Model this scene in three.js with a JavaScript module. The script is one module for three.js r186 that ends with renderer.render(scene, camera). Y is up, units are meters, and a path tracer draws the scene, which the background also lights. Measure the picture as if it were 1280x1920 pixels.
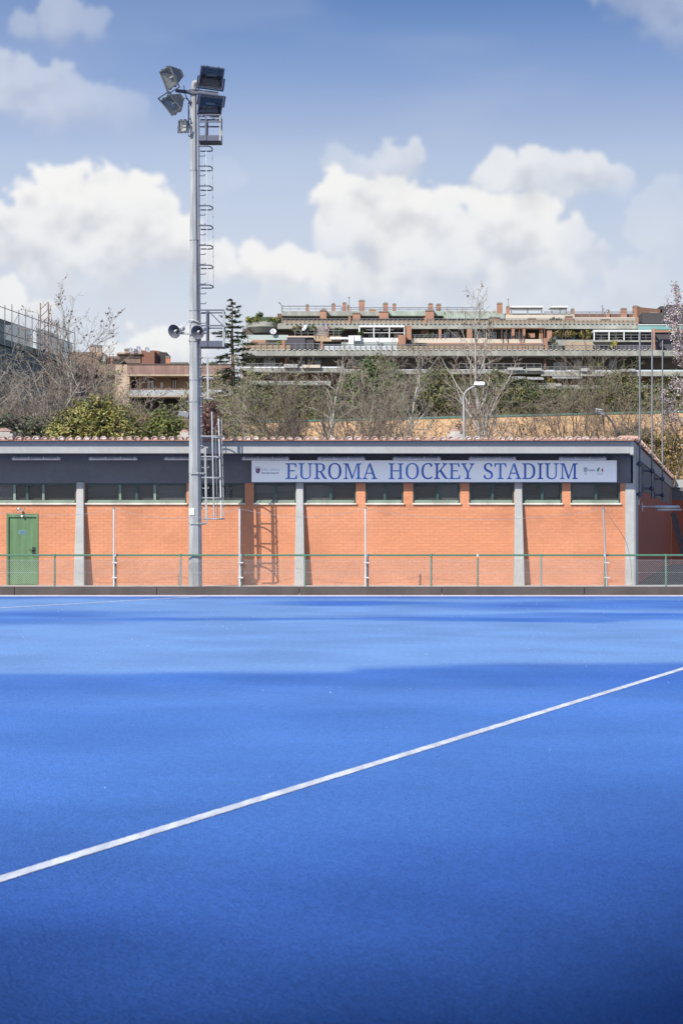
import * as THREE from 'three';
import { mergeGeometries } from 'three/addons/utils/BufferGeometryUtils.js';
import { RoundedBoxGeometry } from 'three/addons/geometries/RoundedBoxGeometry.js';

// ------------------------------------------------------------------ camera, sky, sun, exposure
const F = 3586, H = 1.696;                       // lens in photo pixels, eye height
const scene = new THREE.Scene();
const camera = new THREE.PerspectiveCamera(2 * Math.atan(960 / F) * 180 / Math.PI, 1280 / 1920, 0.3, 3000);
camera.position.set(0, H, 0);
camera.lookAt(0, H, -10);
camera.setViewOffset(1280, 1920, 0, -40, 1280, 1920);
camera.focus = 54;
camera.userData.fStop = 6.3;
camera.updateProjectionMatrix();
const renderer = new THREE.WebGLRenderer({ antialias: true });
renderer.setSize(682, 1024);
renderer.toneMapping = THREE.LinearToneMapping;
renderer.toneMappingExposure = 1.5;
renderer.shadowMap.enabled = true;

const sun = new THREE.DirectionalLight(new THREE.Color(1.0, 0.95, 0.87), 3.9);
sun.position.set(-0.559 * 90, 0.664 * 90, 0.829 * 90 - 50);
sun.target.position.set(0, 0, -50);
sun.castShadow = true;
sun.shadow.mapSize.set(4096, 4096);
Object.assign(sun.shadow.camera, { left: -60, right: 60, top: 60, bottom: -60, near: 1, far: 400 });
scene.add(sun, sun.target);

function rng(seed) { let s = seed | 0; return () => { s = (s + 0x6d2b79f5) | 0; let t = Math.imul(s ^ (s >>> 15), 1 | s); t = (t + Math.imul(t ^ (t >>> 7), 61 | t)) ^ t; return ((t ^ (t >>> 14)) >>> 0) / 4294967296; }; }
const smooth = (a, b, x) => { const t = Math.min(1, Math.max(0, (x - a) / (b - a))); return t * t * (3 - 2 * t); };
const mixv = (a, b, t) => a + (b - a) * t;
const lin = (c) => { c /= 255; return c <= 0.04045 ? c / 12.92 : Math.pow((c + 0.055) / 1.055, 2.4); };
const hash2 = (x, y, s) => { let h = Math.imul(x, 374761393) ^ Math.imul(y, 668265263) ^ Math.imul(s, 1274126177); h = Math.imul(h ^ (h >>> 13), 1274126177); return ((h ^ (h >>> 16)) >>> 0) / 4294967296; };
function vnoise(x, y, s, px = 0, py = 0) {       // value noise, periodic when px, py are given
  const xi = Math.floor(x), yi = Math.floor(y), fx = x - xi, fy = y - yi, u = fx * fx * (3 - 2 * fx), v = fy * fy * (3 - 2 * fy);
  const w = (a, p) => p ? ((a % p) + p) % p : a;
  const a = hash2(w(xi, px), w(yi, py), s), b = hash2(w(xi + 1, px), w(yi, py), s), c = hash2(w(xi, px), w(yi + 1, py), s), d = hash2(w(xi + 1, px), w(yi + 1, py), s);
  return a + (b - a) * u + (c - a) * v + (a - b - c + d) * u * v;
}
function fbm(x, y, s, oct, px = 0, py = 0) { let a = 0, w = 0.5, n = 0; for (let i = 0; i < oct; i++) { a += w * vnoise(x, y, s + i, px, py); n += w; x *= 2; y *= 2; px *= 2; py *= 2; w *= 0.5; } return a / n; }

{ // the sky: a spring blue that pales towards the horizon, with heaps of fair-weather cumulus all round
  const W = 4096, Hh = 2048, data = new Float32Array(W * Hh * 4);
  const stops = [[1000, 214, 221, 231], [700, 213, 220, 231], [600, 211, 219, 230], [450, 196, 208, 228], [300, 177, 195, 223], [250, 166, 184, 217], [150, 138, 164, 209], [0, 100, 135, 190], [-500, 80, 118, 184], [-1500, 68, 106, 174], [-6000, 60, 98, 166]].map((a) => [a[0], lin(a[1]), lin(a[2]), lin(a[3])]);
  // heaps [x, y, r, strength] on the sphere, one unit = 1 / F radians, x to the right of the view's left edge, y down from the top
  const heaps = [
    [[128, 372, 68, 1], [85, 425, 80, 1], [205, 382, 72, 1], [165, 440, 110, 1], [268, 425, 82, 1], [322, 468, 66, 1], [35, 462, 60, .85], [-30, 470, 70, .8], [408, 492, 56, .9], [480, 498, 50, .95], [548, 508, 52, .95], [610, 520, 50, .9], [665, 530, 45, .6], [230, 500, 100, .5], [90, 510, 100, .45]],
    [[640, 372, 58, 1], [690, 388, 70, 1], [745, 408, 84, 1], [820, 440, 92, 1], [925, 425, 84, 1], [1000, 425, 72, 1], [720, 470, 90, .9], [860, 500, 95, .6], [1055, 470, 62, .75], [960, 500, 85, .55], [1090, 505, 60, .3], [800, 530, 85, .3], [640, 450, 60, .5]],
    [[745, 318, 55, .55], [690, 330, 55, .4], [650, 310, 45, .25]],
    [[925, 325, 52, .75], [985, 325, 50, .85], [1010, 345, 60, .6], [1062, 348, 58, .65], [1105, 335, 42, .75], [1150, 350, 42, .4]],
    [[20, 560, 46, .8], [-40, 570, 70, .8], [70, 590, 40, .6], [20, 610, 60, .7]],
    [[262, 652, 42, .9], [310, 655, 50, .9], [360, 662, 50, .8], [230, 668, 30, .6]],
    [[20, 190, 75, .42], [100, 200, 70, .36], [175, 212, 60, .28], [-60, 190, 90, .4], [240, 225, 50, .14]],
    [[118, 52, 55, .34], [60, 60, 40, .25], [170, 62, 40, .2]],
    [[1225, 10, 70, .3], [1290, 25, 85, .36], [1160, 0, 55, .2], [1340, -20, 90, .4], [1220, -50, 100, .4], [1265, 75, 55, .16]],
    [[420, 345, 50, .1], [1200, 540, 80, .22], [1240, 420, 80, .2], [560, 560, 90, .2], [1000, 590, 120, .25]],
  ];
  const R = rng(77);
  for (let k = 0; k < 46; k++) {
    const x0 = -11266 + 22532 * R();
    if (x0 > -1000 && x0 < 2100 && k % 2 === 0) continue;
    const low = R() < 0.7, y0 = low ? 430 + 150 * R() : -900 * R() - 350, n = 6 + Math.floor(R() * 9), s = 0.55 + 0.45 * R(), g = [];
    if (x0 > -700 && x0 < 1980) continue;
    for (let i = 0; i < n; i++) { const r = (45 + 60 * R()) * (low ? 1 : 1.9); g.push([x0 + (i - n / 2) * r * 0.75, y0 - R() * r * 1.1 * Math.sin(Math.PI * (i + .5) / n), r, s]); }
    heaps.push(g);
  }
  const groups = heaps.map((g) => ({ g, x0: Math.min(...g.map((c) => c[0] - c[2] * 1.5)), x1: Math.max(...g.map((c) => c[0] + c[2] * 1.5)), y0: Math.min(...g.map((c) => c[1] - c[2] * 1.5)), y1: Math.max(...g.map((c) => c[1] + c[2] * 1.7)) }));
  for (let j = 0; j < Hh; j++) {
    const el = ((j + 0.5) / Hh - 0.5) * Math.PI, y = 1000 - F * Math.tan(Math.min(1.3, Math.max(el, -0.02)));
    let k = 0; while (k < stops.length - 2 && y < stops[k + 1][0]) k++;
    const t = Math.min(1, Math.max(0, (y - stops[k][0]) / (stops[k + 1][0] - stops[k][0])));
    const base = [1, 2, 3].map((c) => mixv(stops[k][c], stops[k + 1][c], t));
    const rows = groups.filter((q) => y > q.y0 && y < q.y1);
    for (let i = 0; i < W; i++) {
      const az = ((i + 0.5) / W - 0.25) * 2 * Math.PI, x = 640 + F * (az > Math.PI ? az - 2 * Math.PI : az);
      let r = base[0], g = base[1], b = base[2];
      if (el > -0.01) {
        const veil = y > -2200 ? 0.1 * smooth(0.45, 0.75, fbm(x / 420, y / 150, 91, 4)) * smooth(-2200, -900, y) : 0;
        r = mixv(r, 0.72, veil); g = mixv(g, 0.75, veil); b = mixv(b, 0.8, veil);
        for (const q of rows) {
          if (x < q.x0 || x > q.x1) continue;
          const wx = x + 26 * (fbm(x / 60, y / 60, 5, 4) - 0.5) * 2, wy = y + 24 * (fbm(x / 60 + 40, y / 60, 15, 4) - 0.5) * 2;
          let d = -1, st = 0, lit = 0, sw = 0;
          for (const c of q.g) {
            const dx = (wx - c[0]) / c[2], dy = (wy - c[1]) / (c[2] * (wy > c[1] ? 1.25 : 1)), m = 1 - Math.sqrt(dx * dx + dy * dy);
            if (m > -0.4) { const w = Math.max(0, m + 0.4); sw += w; lit += w * (-dy * 0.75 - dx * 0.25); st += w * c[3]; }
            d = Math.max(d, m);
          }
          if (d <= -0.35) continue;
          const n = fbm(x / 30, y / 26, 25, 6);
          const e = d + (n - 0.5) * 0.78, under = sw ? lit / sw : 0;
          const soft = 0.17 + 0.8 * smooth(0.25, -0.55, under);
          let a = smooth(-0.02, soft, e) * (sw ? st / sw : 0);
          a *= mixv(0.97, 0.32, smooth(0.0, -0.8, under));
          const l = smooth(-0.85, 0.4, under + (fbm(x / 58 + 9, y / 48, 35, 4) - 0.5) * 1.8 + (n - .5) * .6);
          r = mixv(r, mixv(0.60, 0.90, l), a); g = mixv(g, mixv(0.62, 0.895, l), a); b = mixv(b, mixv(0.665, 0.885, l), a);
        }
      }
      const o = (j * W + i) * 4;
      // bright haze round the sun, which stands behind the camera; the picture's exposure is taken out
      const cs = (Math.cos(el) * (Math.sin(az) * -0.466 - Math.cos(az) * 0.691) + Math.sin(el) * 0.553), an = Math.acos(Math.max(-1, Math.min(1, cs))), k = (1 + 1.9 * Math.exp(-an * an / 1.1)) / 1.5;
      const wm = k * 1.5 - 1; data[o] = r * k * (1 + 0.05 * wm); data[o + 1] = g * k; data[o + 2] = b * k * (1 - 0.07 * wm); data[o + 3] = 1;
    }
  }
  const sky = new THREE.DataTexture(data, W, Hh, THREE.RGBAFormat, THREE.FloatType);
  sky.mapping = THREE.EquirectangularReflectionMapping; sky.magFilter = sky.minFilter = THREE.LinearFilter; sky.wrapS = THREE.RepeatWrapping; sky.needsUpdate = true;
  scene.background = sky; scene.environment = sky;
}

// ------------------------------------------------------------------ helpers
const X = (px, D) => (px - 640) * D / F, Y = (py, D) => H + (1000 - py) * D / F, P = (px, py, D) => new THREE.Vector3(X(px, D), Y(py, D), -D);
const V = (x, y, z) => new THREE.Vector3(x, y, z);
const used = new Map();
function numbered(name) { const n = used.get(name) ?? 0; used.set(name, n + 1); return n ? name + '_' + String(n).padStart(3, '0') : name; }
function thing(name, label, category, base = [0, 0, 0], group) {
  const o = new THREE.Group(); o.name = numbered(name); o.position.set(...base); scene.add(o);
  o.userData = { label, category }; if (group) o.userData.group = group;
  return o;
}
function uvBox(g) {                               // uv in metres from the dominant axis of every face
  if (g.index) g = g.toNonIndexed();
  const p = g.attributes.position, n = p.count, uv = new Float32Array(n * 2), a = V(), b = V(), c = V();
  for (let i = 0; i < n; i += 3) {
    a.fromBufferAttribute(p, i); b.fromBufferAttribute(p, i + 1).sub(a); c.fromBufferAttribute(p, i + 2).sub(a); b.cross(c);
    const ax = Math.abs(b.x), ay = Math.abs(b.y), az = Math.abs(b.z);
    for (let k = i; k < i + 3; k++) {
      const x = p.getX(k), y = p.getY(k), z = p.getZ(k);
      uv[k * 2] = ay >= ax && ay >= az ? x : ax >= az ? z : x; uv[k * 2 + 1] = ay >= ax && ay >= az ? z : y;
    }
  }
  g.setAttribute('uv', new THREE.BufferAttribute(uv, 2));
  return g;
}
function joined(list) {
  const gs = list.map((g) => { g = g.index ? g.toNonIndexed() : g; for (const k of Object.keys(g.attributes)) if (!['position', 'normal', 'color'].includes(k)) g.deleteAttribute(k); return g; });
  const colored = gs.some((g) => g.attributes.color);
  if (colored) for (const g of gs) if (!g.attributes.color) g.setAttribute('color', new THREE.BufferAttribute(new Float32Array(g.attributes.position.count * 3).fill(1), 3));
  return uvBox(gs.length > 1 ? mergeGeometries(gs) : gs[0]);
}
function part(parent, name, geo, mat, label) {    // geometry is given in the world (or in the thing's own axes when its base is the origin)
  const g = joined(Array.isArray(geo) ? geo : [geo]);
  let o = parent, off = V();
  while (o && o !== scene) { off.add(o.position); o = o.parent; }
  if (off.lengthSq()) g.translate(-off.x, -off.y, -off.z);
  const m = new THREE.Mesh(g, mat); m.name = name; m.castShadow = m.receiveShadow = true; parent.add(m);
  if (label) m.userData.label = label;
  return m;
}
function struct(name, geo, mat) { const m = part(scene, numbered(name), geo, mat); m.userData.kind = 'structure'; return m; }
function single(name, label, category, geo, mat, group) {
  const m = part(scene, numbered(name), geo, mat); m.userData = { label, category }; if (group) m.userData.group = group; return m;
}
const box = (x0, x1, y0, y1, z0, z1) => new THREE.BoxGeometry(Math.abs(x1 - x0), Math.abs(y1 - y0), Math.abs(z1 - z0)).translate((x0 + x1) / 2, (y0 + y1) / 2, (z0 + z1) / 2);
const rbox = (x0, x1, y0, y1, z0, z1, r = 0.012) => new RoundedBoxGeometry(Math.abs(x1 - x0), Math.abs(y1 - y0), Math.abs(z1 - z0), 1, r).translate((x0 + x1) / 2, (y0 + y1) / 2, (z0 + z1) / 2);
const pbox = (x0, x1, y0, y1, D, depth) => box(X(x0, D), X(x1, D), Y(y1, D), Y(y0, D), -D, -D - depth);   // a box whose front shows at those photo pixels when D metres away
function bar(a, b, r, sides = 6, r2 = r) {
  const d = b.clone().sub(a), g = new THREE.CylinderGeometry(r2, r, d.length(), sides);
  g.applyQuaternion(new THREE.Quaternion().setFromUnitVectors(V(0, 1, 0), d.normalize())); return g.translate((a.x + b.x) / 2, (a.y + b.y) / 2, (a.z + b.z) / 2);
}
function sbar(a, b, w, h = w) {                   // square bar
  const d = b.clone().sub(a), g = new THREE.BoxGeometry(w, d.length(), h);
  g.applyQuaternion(new THREE.Quaternion().setFromUnitVectors(V(0, 1, 0), d.normalize())); return g.translate((a.x + b.x) / 2, (a.y + b.y) / 2, (a.z + b.z) / 2);
}
const tube = (pts, r, n = 20, sides = 6) => new THREE.TubeGeometry(new THREE.CatmullRomCurve3(pts), n, r, sides);
const prism = (pts, y0, y1) => {                   // plan polygon [x, z] between two heights
  const s = new THREE.Shape(pts.map(([x, z]) => new THREE.Vector2(x, -z)));
  return new THREE.ExtrudeGeometry(s, { depth: y1 - y0, bevelEnabled: false }).rotateX(-Math.PI / 2).translate(0, y0, 0);
};
function tint(g, c) { if (g.index) g = g.toNonIndexed(); const n = g.attributes.position.count, a = new Float32Array(n * 3); for (let i = 0; i < n; i++) a.set(c, i * 3); g.setAttribute('color', new THREE.BufferAttribute(a, 3)); return g; }

// ------------------------------------------------------------------ materials
function texture(n, metres, f, srgb = false) {    // f(u, v) -> grey or [r, g, b], 0..1, periodic
  const d = new Uint8Array(n * n * 4);
  for (let j = 0; j < n; j++) for (let i = 0; i < n; i++) { const c = f(i / n, j / n), o = (j * n + i) * 4; for (let k = 0; k < 3; k++) d[o + k] = Math.max(0, Math.min(255, 255 * (c.length ? c[k] : c))); d[o + 3] = 255; }
  const t = new THREE.DataTexture(d, n, n); t.wrapS = t.wrapT = THREE.RepeatWrapping; t.magFilter = THREE.LinearFilter; t.minFilter = THREE.LinearMipmapLinearFilter; t.generateMipmaps = true;
  t.repeat.set(1 / metres, 1 / metres); if (srgb) t.colorSpace = THREE.SRGBColorSpace; t.needsUpdate = true; return t;
}
const again = (t, mx, my = mx) => { const c = t.clone(); c.repeat.set(1 / mx, 1 / my); c.needsUpdate = true; return c; };
const T = {
  soft: texture(512, 2.7, (u, v) => 0.86 + 0.14 * smooth(0.25, 0.75, 0.65 * fbm(u * 5, v * 5, 67, 5, 5, 5) + 0.35 * fbm(u * 40, v * 40, 77, 2, 40, 40))),
  grain: texture(256, 1.3, (u, v) => fbm(u * 8, v * 8, 3, 5, 8, 8)),
  paint: texture(512, 3.1, (u, v) => 0.78 + 0.22 * smooth(0.2, 0.75, 0.6 * fbm(u * 4, v * 4, 7, 5, 4, 4) + 0.4 * fbm(u * 32, v * 3, 17, 3, 32, 3))),
  streak: texture(512, 2.3, (u, v) => 0.7 + 0.3 * smooth(0.25, 0.7, 0.55 * fbm(u * 24, v * 2, 27, 4, 24, 2) + 0.45 * fbm(u * 5, v * 5, 37, 5, 5, 5))),
  bark: texture(256, 0.6, (u, v) => 0.55 + 0.45 * fbm(u * 6, v * 6, 47, 5, 6, 6)),
};
function M(r, g, b, rough = 0.8, o = {}) {
  const m = new THREE.MeshStandardMaterial({ color: new THREE.Color().setRGB(r, g, b), roughness: rough, metalness: o.metal ?? 0, vertexColors: !!o.vc, side: o.double ? THREE.DoubleSide : THREE.FrontSide });
  if (o.map) m.map = o.map; if (o.bump) { m.bumpMap = o.bumpMap ?? T.grain; m.bumpScale = o.bump; }
  return m;
}
const glass = new THREE.MeshPhysicalMaterial({ color: 0xffffff, roughness: 0.03, transmission: 1, thickness: 0, ior: 1.22 });
const orange = [0.56, 0.232, 0.115];
const mat = {
  fascia: M(0.335, 0.335, 0.315, 0.75, { map: T.soft, bump: 0.004 }),
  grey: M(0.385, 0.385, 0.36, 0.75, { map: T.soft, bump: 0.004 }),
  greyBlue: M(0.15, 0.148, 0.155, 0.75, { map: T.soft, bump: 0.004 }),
  brick: [0.96, 0.985, 1.01, 1.035].map((k) => M(orange[0] * k, orange[1] * k, orange[2] * k * (2 - k), 0.7, { map: T.soft, bump: 0.004 })),
  brickVC: M(1, 1, 1, 0.7, { vc: true, map: T.soft, bump: 0.004 }),
  mortar: M(orange[0] * 0.97, orange[1] * 0.93, orange[2] * 0.9, 0.85, { bump: 0.004 }),
  orangeShade: M(0.40, 0.105, 0.052, 0.8, { map: T.paint, bump: 0.004 }),  // wall orange with shade mixed into the colour, for side wall and wing
  sill: M(0.66, 0.60, 0.50, 0.7, { map: T.streak }),
  greenFrame: M(0.024, 0.062, 0.052, 0.45),
  greenFrameWorn: M(0.19, 0.25, 0.195, 0.6, { map: T.streak }),
  door: M(0.098, 0.19, 0.078, 0.5, { map: again(T.streak, 1.1, 2.3), bump: 0.002 }),
  doorDark: M(0.05, 0.15, 0.07, 0.5),
  blind: M(0.05, 0.053, 0.056, 0.8, { bump: 0.006, bumpMap: again(T.grain, 5, 0.09) }),
  blinds: [0.032, 0.055, 0.085].map((v) => M(v, v * 1.04, v * 1.08, 0.8)),
  black: M(0.02, 0.02, 0.022, 0.5),
  tile: [[0.54, 0.36, 0.27], [0.48, 0.30, 0.22], [0.60, 0.45, 0.36], [0.46, 0.30, 0.23]].map((c) => M(...c, 0.85, { map: T.paint, bump: 0.004, vc: true })),
  tileBed: M(0.34, 0.165, 0.115, 0.85, { bump: 0.004 }),
  roof: M(0.2, 0.15, 0.12, 0.9),
  poleGrey: M(0.21, 0.215, 0.22, 0.5, { metal: 0.2, map: T.streak }),
  vent: M(0.46, 0.43, 0.38, 0.8, { map: T.streak }),
  white: M(0.75, 0.75, 0.73, 0.5),
  dirtyWhite: M(0.62, 0.61, 0.58, 0.55, { map: T.streak }),
  galv: M(0.365, 0.37, 0.355, 0.55, { metal: 0.12, map: again(T.streak, 0.7, 1.9), bump: 0.001 }),
  galvDark: M(0.20, 0.21, 0.23, 0.5, { metal: 0.3 }),
  steel: M(0.09, 0.095, 0.12, 0.5, { metal: 0.3 }),
  wire: M(0.42, 0.44, 0.43, 0.45, { metal: 0.4 }),
  fenceGreen: M(0.07, 0.17, 0.10, 0.5),
  kerb: M(0.074, 0.062, 0.056, 0.85, { map: again(T.streak, 5, 1.4), bump: 0.006 }),
  concrete: M(0.60, 0.56, 0.49, 0.9, { map: T.paint, bump: 0.006 }),
  pink: M(0.72, 0.62, 0.60, 0.85, { map: T.paint }),
  line: M(0.74, 0.745, 0.74, 0.9, { map: again(T.streak, 0.9), bump: 0.004 }),
};

// ------------------------------------------------------------------ ground
const ground = (D, x = 0) => D < 62 ? 0.19 : 0.19 + 8.5 * smooth(mixv(62, 95, smooth(1, 6, x)), 140, D) + 7 * smooth(130, 260, D) + 14 * smooth(250, 900, D);
{
  const rows = [], xs = [];
  for (let d = 52.6; d < 900; d *= 1.045) rows.push(d); rows.push(900);
  for (let i = 0; i <= 60; i++) xs.push(i < 20 ? -450 + 20 * i : i < 52 ? -50 + 3 * (i - 20) : 46 + 50 * (i - 51));
  const pos = [], idx = [];
  rows.forEach((d) => xs.forEach((x) => pos.push(x, ground(d, x) + (d > 66 && (x < 2 || d > 98) ? 0.5 * (fbm(x / 9, d / 9, 51, 3) - 0.5) : 0) - (d < 62 ? 0.02 : 0), -d)));
  for (let r = 0; r + 1 < rows.length; r++) for (let i = 0; i < xs.length - 1; i++) { const a = r * xs.length + i, b = a + xs.length; idx.push(a, a + 1, b, a + 1, b + 1, b); }
  const g = new THREE.BufferGeometry(); g.setAttribute('position', new THREE.Float32BufferAttribute(pos, 3)); g.setIndex(idx); g.computeVertexNormals();
  struct('hillside', g, M(0.085, 0.075, 0.048, 0.95, { map: T.paint, bump: 0.05 }));
  struct('pavement', box(-30, 30, 0.05, 0.208, -52.56, -55.2), mat.concrete);
}
{ // the pitch: one sheet of blue turf, watered in broad bands
  const wet = (x, D) => {
    const n = (s, a, b) => fbm(x / a, D / b, s, 4) - 0.5;
    const edge = 23.3 + 0.22 * (x + 4) * (x > 0 ? 1 : 0.3) + 1.5 * n(61, 4, 5) + 0.5 * n(60, 0.9, 2);
    let w = smooth(edge + 0.6, edge - 0.5, D);
    w *= 1 - 0.28 * smooth(0.25, -0.35, n(62, 5, 2.2)) * smooth(12, 19, D);
    const streak = (dc, slope, hw, x0, x1, s) => {
      const c = dc + slope * x + 1.2 * n(s, 5, 9), f = smooth(x0 - 2, x0 + 2, x) * smooth(x1 + 2, x1 - 2, x);
      return 0.85 * f * smooth(hw * 1.35, hw * 0.4, Math.abs(D - c) + 2.6 * n(s + 1, 2.4, 4)) * (0.72 + 1.0 * (n(s + 2, 3.1, 1.6) + 0.25));
    };
    w = Math.max(w, streak(39.5, 0.12, 3.2, -40, -4.2, 63), streak(37.8, 0.05, 1.0, -6, 9, 65), streak(38.6, 0.05, 1.5, 0.5, 40, 67), streak(45, 0.1, 3.2, 2.2, 40, 69), streak(46.5, 0, 1.3, -2, 4, 71), 0.85 * streak(50.5, 0, 1.5, -40, 40, 73));
    return Math.max(0, Math.min(1, w));
  };
  const xs = [], ds = [];
  for (let x = -34; x <= 34.01; x += Math.abs(x) < 13 ? 0.25 : 1.5) xs.push(x);
  for (let d = -30; d <= 51.65; d += d < 4 ? 2 : 0.2) ds.push(Math.min(d, 51.6)); ds.push(51.6);
  const dry = [0.205, 0.365, 0.62], dampVignette = [[24, 0.072, 0.19, 0.52], [17.5, 0.100, 0.24, 0.565], [13.5, 0.092, 0.225, 0.54], [9.5, 0.042, 0.114, 0.34], [6.6, 0.003, 0.022, 0.095]], pos = [], col = [], idx = [], uv = [];
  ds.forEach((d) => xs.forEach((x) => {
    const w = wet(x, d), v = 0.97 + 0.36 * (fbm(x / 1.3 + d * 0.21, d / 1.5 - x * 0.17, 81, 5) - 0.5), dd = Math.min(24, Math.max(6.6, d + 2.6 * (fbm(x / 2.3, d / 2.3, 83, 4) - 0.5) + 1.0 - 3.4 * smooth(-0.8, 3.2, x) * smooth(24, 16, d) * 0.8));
    let q = 0; while (q < dampVignette.length - 2 && dd < dampVignette[q + 1][0]) q++; const qt = (dd - dampVignette[q][0]) / (dampVignette[q + 1][0] - dampVignette[q][0]);   // damp tone darkened towards the camera and the right, painting in lens vignette
    pos.push(x, 0, -d); uv.push(x, -d); for (let c = 0; c < 3; c++) col.push(v * mixv(dry[c], mixv(dampVignette[q][c + 1], dampVignette[q + 1][c + 1], qt), w));
  }));
  for (let r = 0; r + 1 < ds.length; r++) for (let i = 0; i + 1 < xs.length; i++) { const a = r * xs.length + i, b = a + xs.length; idx.push(a, a + 1, b, a + 1, b + 1, b); }
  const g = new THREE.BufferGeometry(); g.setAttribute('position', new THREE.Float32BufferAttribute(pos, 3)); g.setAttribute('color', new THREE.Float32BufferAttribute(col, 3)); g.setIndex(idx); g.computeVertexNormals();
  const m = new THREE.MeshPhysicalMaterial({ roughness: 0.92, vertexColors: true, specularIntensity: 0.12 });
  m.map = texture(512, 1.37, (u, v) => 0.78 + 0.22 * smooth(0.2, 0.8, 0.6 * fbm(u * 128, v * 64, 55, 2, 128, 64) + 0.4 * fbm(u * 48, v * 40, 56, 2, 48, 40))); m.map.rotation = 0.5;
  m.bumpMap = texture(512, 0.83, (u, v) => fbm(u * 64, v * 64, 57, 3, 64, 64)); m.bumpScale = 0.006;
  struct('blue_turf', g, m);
  // outside the playing surface
  struct('grass_verge', box(-300, 300, -0.3, -0.02, 60, -52.3), M(0.06, 0.09, 0.03, 0.95));
  // painted lines: quads laid 4 mm above the turf
  const strip = (x0, d0, x1, d1, w) => {
    const dx = x1 - x0, dz = -(d1 - d0), l = Math.hypot(dx, dz), nx = -dz / l * w / 2, nz = dx / l * w / 2, N = 1500, p = [], ix = [];
    const R = rng(5);
    for (let i = 0; i <= N; i++) { const t = i / N, x = x0 + dx * t + 0.012 * (fbm(t * 9, 0.3, 3, 2) - .5) * 2, z = -d0 + dz * t, k = 1 + 0.14 * (fbm(t * 60, 3.3, 9, 2) - 0.5) + 0.14 * (R() - 0.5); p.push(x - nx * k, 0.004, z - nz * k, x + nx * k, 0.004, z + nz * k); }
    for (let i = 0; i < N; i++) { const a = i * 2; ix.push(a, a + 1, a + 2, a + 1, a + 3, a + 2); }
    const q = new THREE.BufferGeometry(); q.setAttribute('position', new THREE.Float32BufferAttribute(p, 3)); q.setIndex(ix); q.computeVertexNormals();
    if (q.attributes.normal.getY(0) < 0) { for (let i = 0; i < ix.length; i += 3) [ix[i + 1], ix[i + 2]] = [ix[i + 2], ix[i + 1]]; q.setIndex(ix); q.computeVertexNormals(); }
    return q;
  };
  const ext = (x0, d0, x1, d1, a, b) => [x0 - (x1 - x0) * a, d0 - (d1 - d0) * a, x1 + (x1 - x0) * b, d1 + (d1 - d0) * b];
  struct('painted_line', strip(...ext(-1.671, 9.364, 4.273, 23.94, 0.35, 0.55), 0.098), mat.line);
  struct('painted_line', strip(...ext(-7.75, 43.4, -3.85, 51.1, 0.4, 0.03), 0.13), mat.line);
  struct('edge_strip', box(-34, 34, -0.1, 0.006, -51.6, -52.4), mat.pink);
  // petals and scraps blown over the turf
  const R = rng(31), pet = new THREE.InstancedMesh(new THREE.CircleGeometry(0.012, 5).rotateX(-1.2), M(0.8, 0.76, 0.74, 0.8, { double: true }), 420), q = new THREE.Object3D();
  for (let i = 0; i < 420; i++) { const d = 11 + 40 * Math.pow(R(), 0.6); q.position.set((R() - 0.5) * 0.4 * d, 0.012, -d); q.rotation.y = R() * 6; q.scale.setScalar((0.3 + 0.6 * R()) * (d > 20 ? 1 : 0.5)); q.updateMatrix(); pet.setMatrixAt(i, q.matrix); }
  pet.name = 'petals'; pet.userData = { label: 'small pale petals and scraps scattered over the blue turf', category: 'petals', kind: 'stuff' }; scene.add(pet);
  // the kerb board that closes the pitch
  const k = thing('kerb', 'low dark brown kerb board along the far edge of the blue pitch', 'kerb', [0, 0, -52.4]);
  for (let i = -8; i < 8; i++) part(k, 'kerb_board', rbox(i * 3.9 - 1.15 + 0.006, i * 3.9 + 2.75 - 0.006, 0.0, 0.234 + 0.004 * (hash2(i, 3, 1) - .5), -52.4, -52.55, 0.012), mat.kerb);
}

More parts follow.
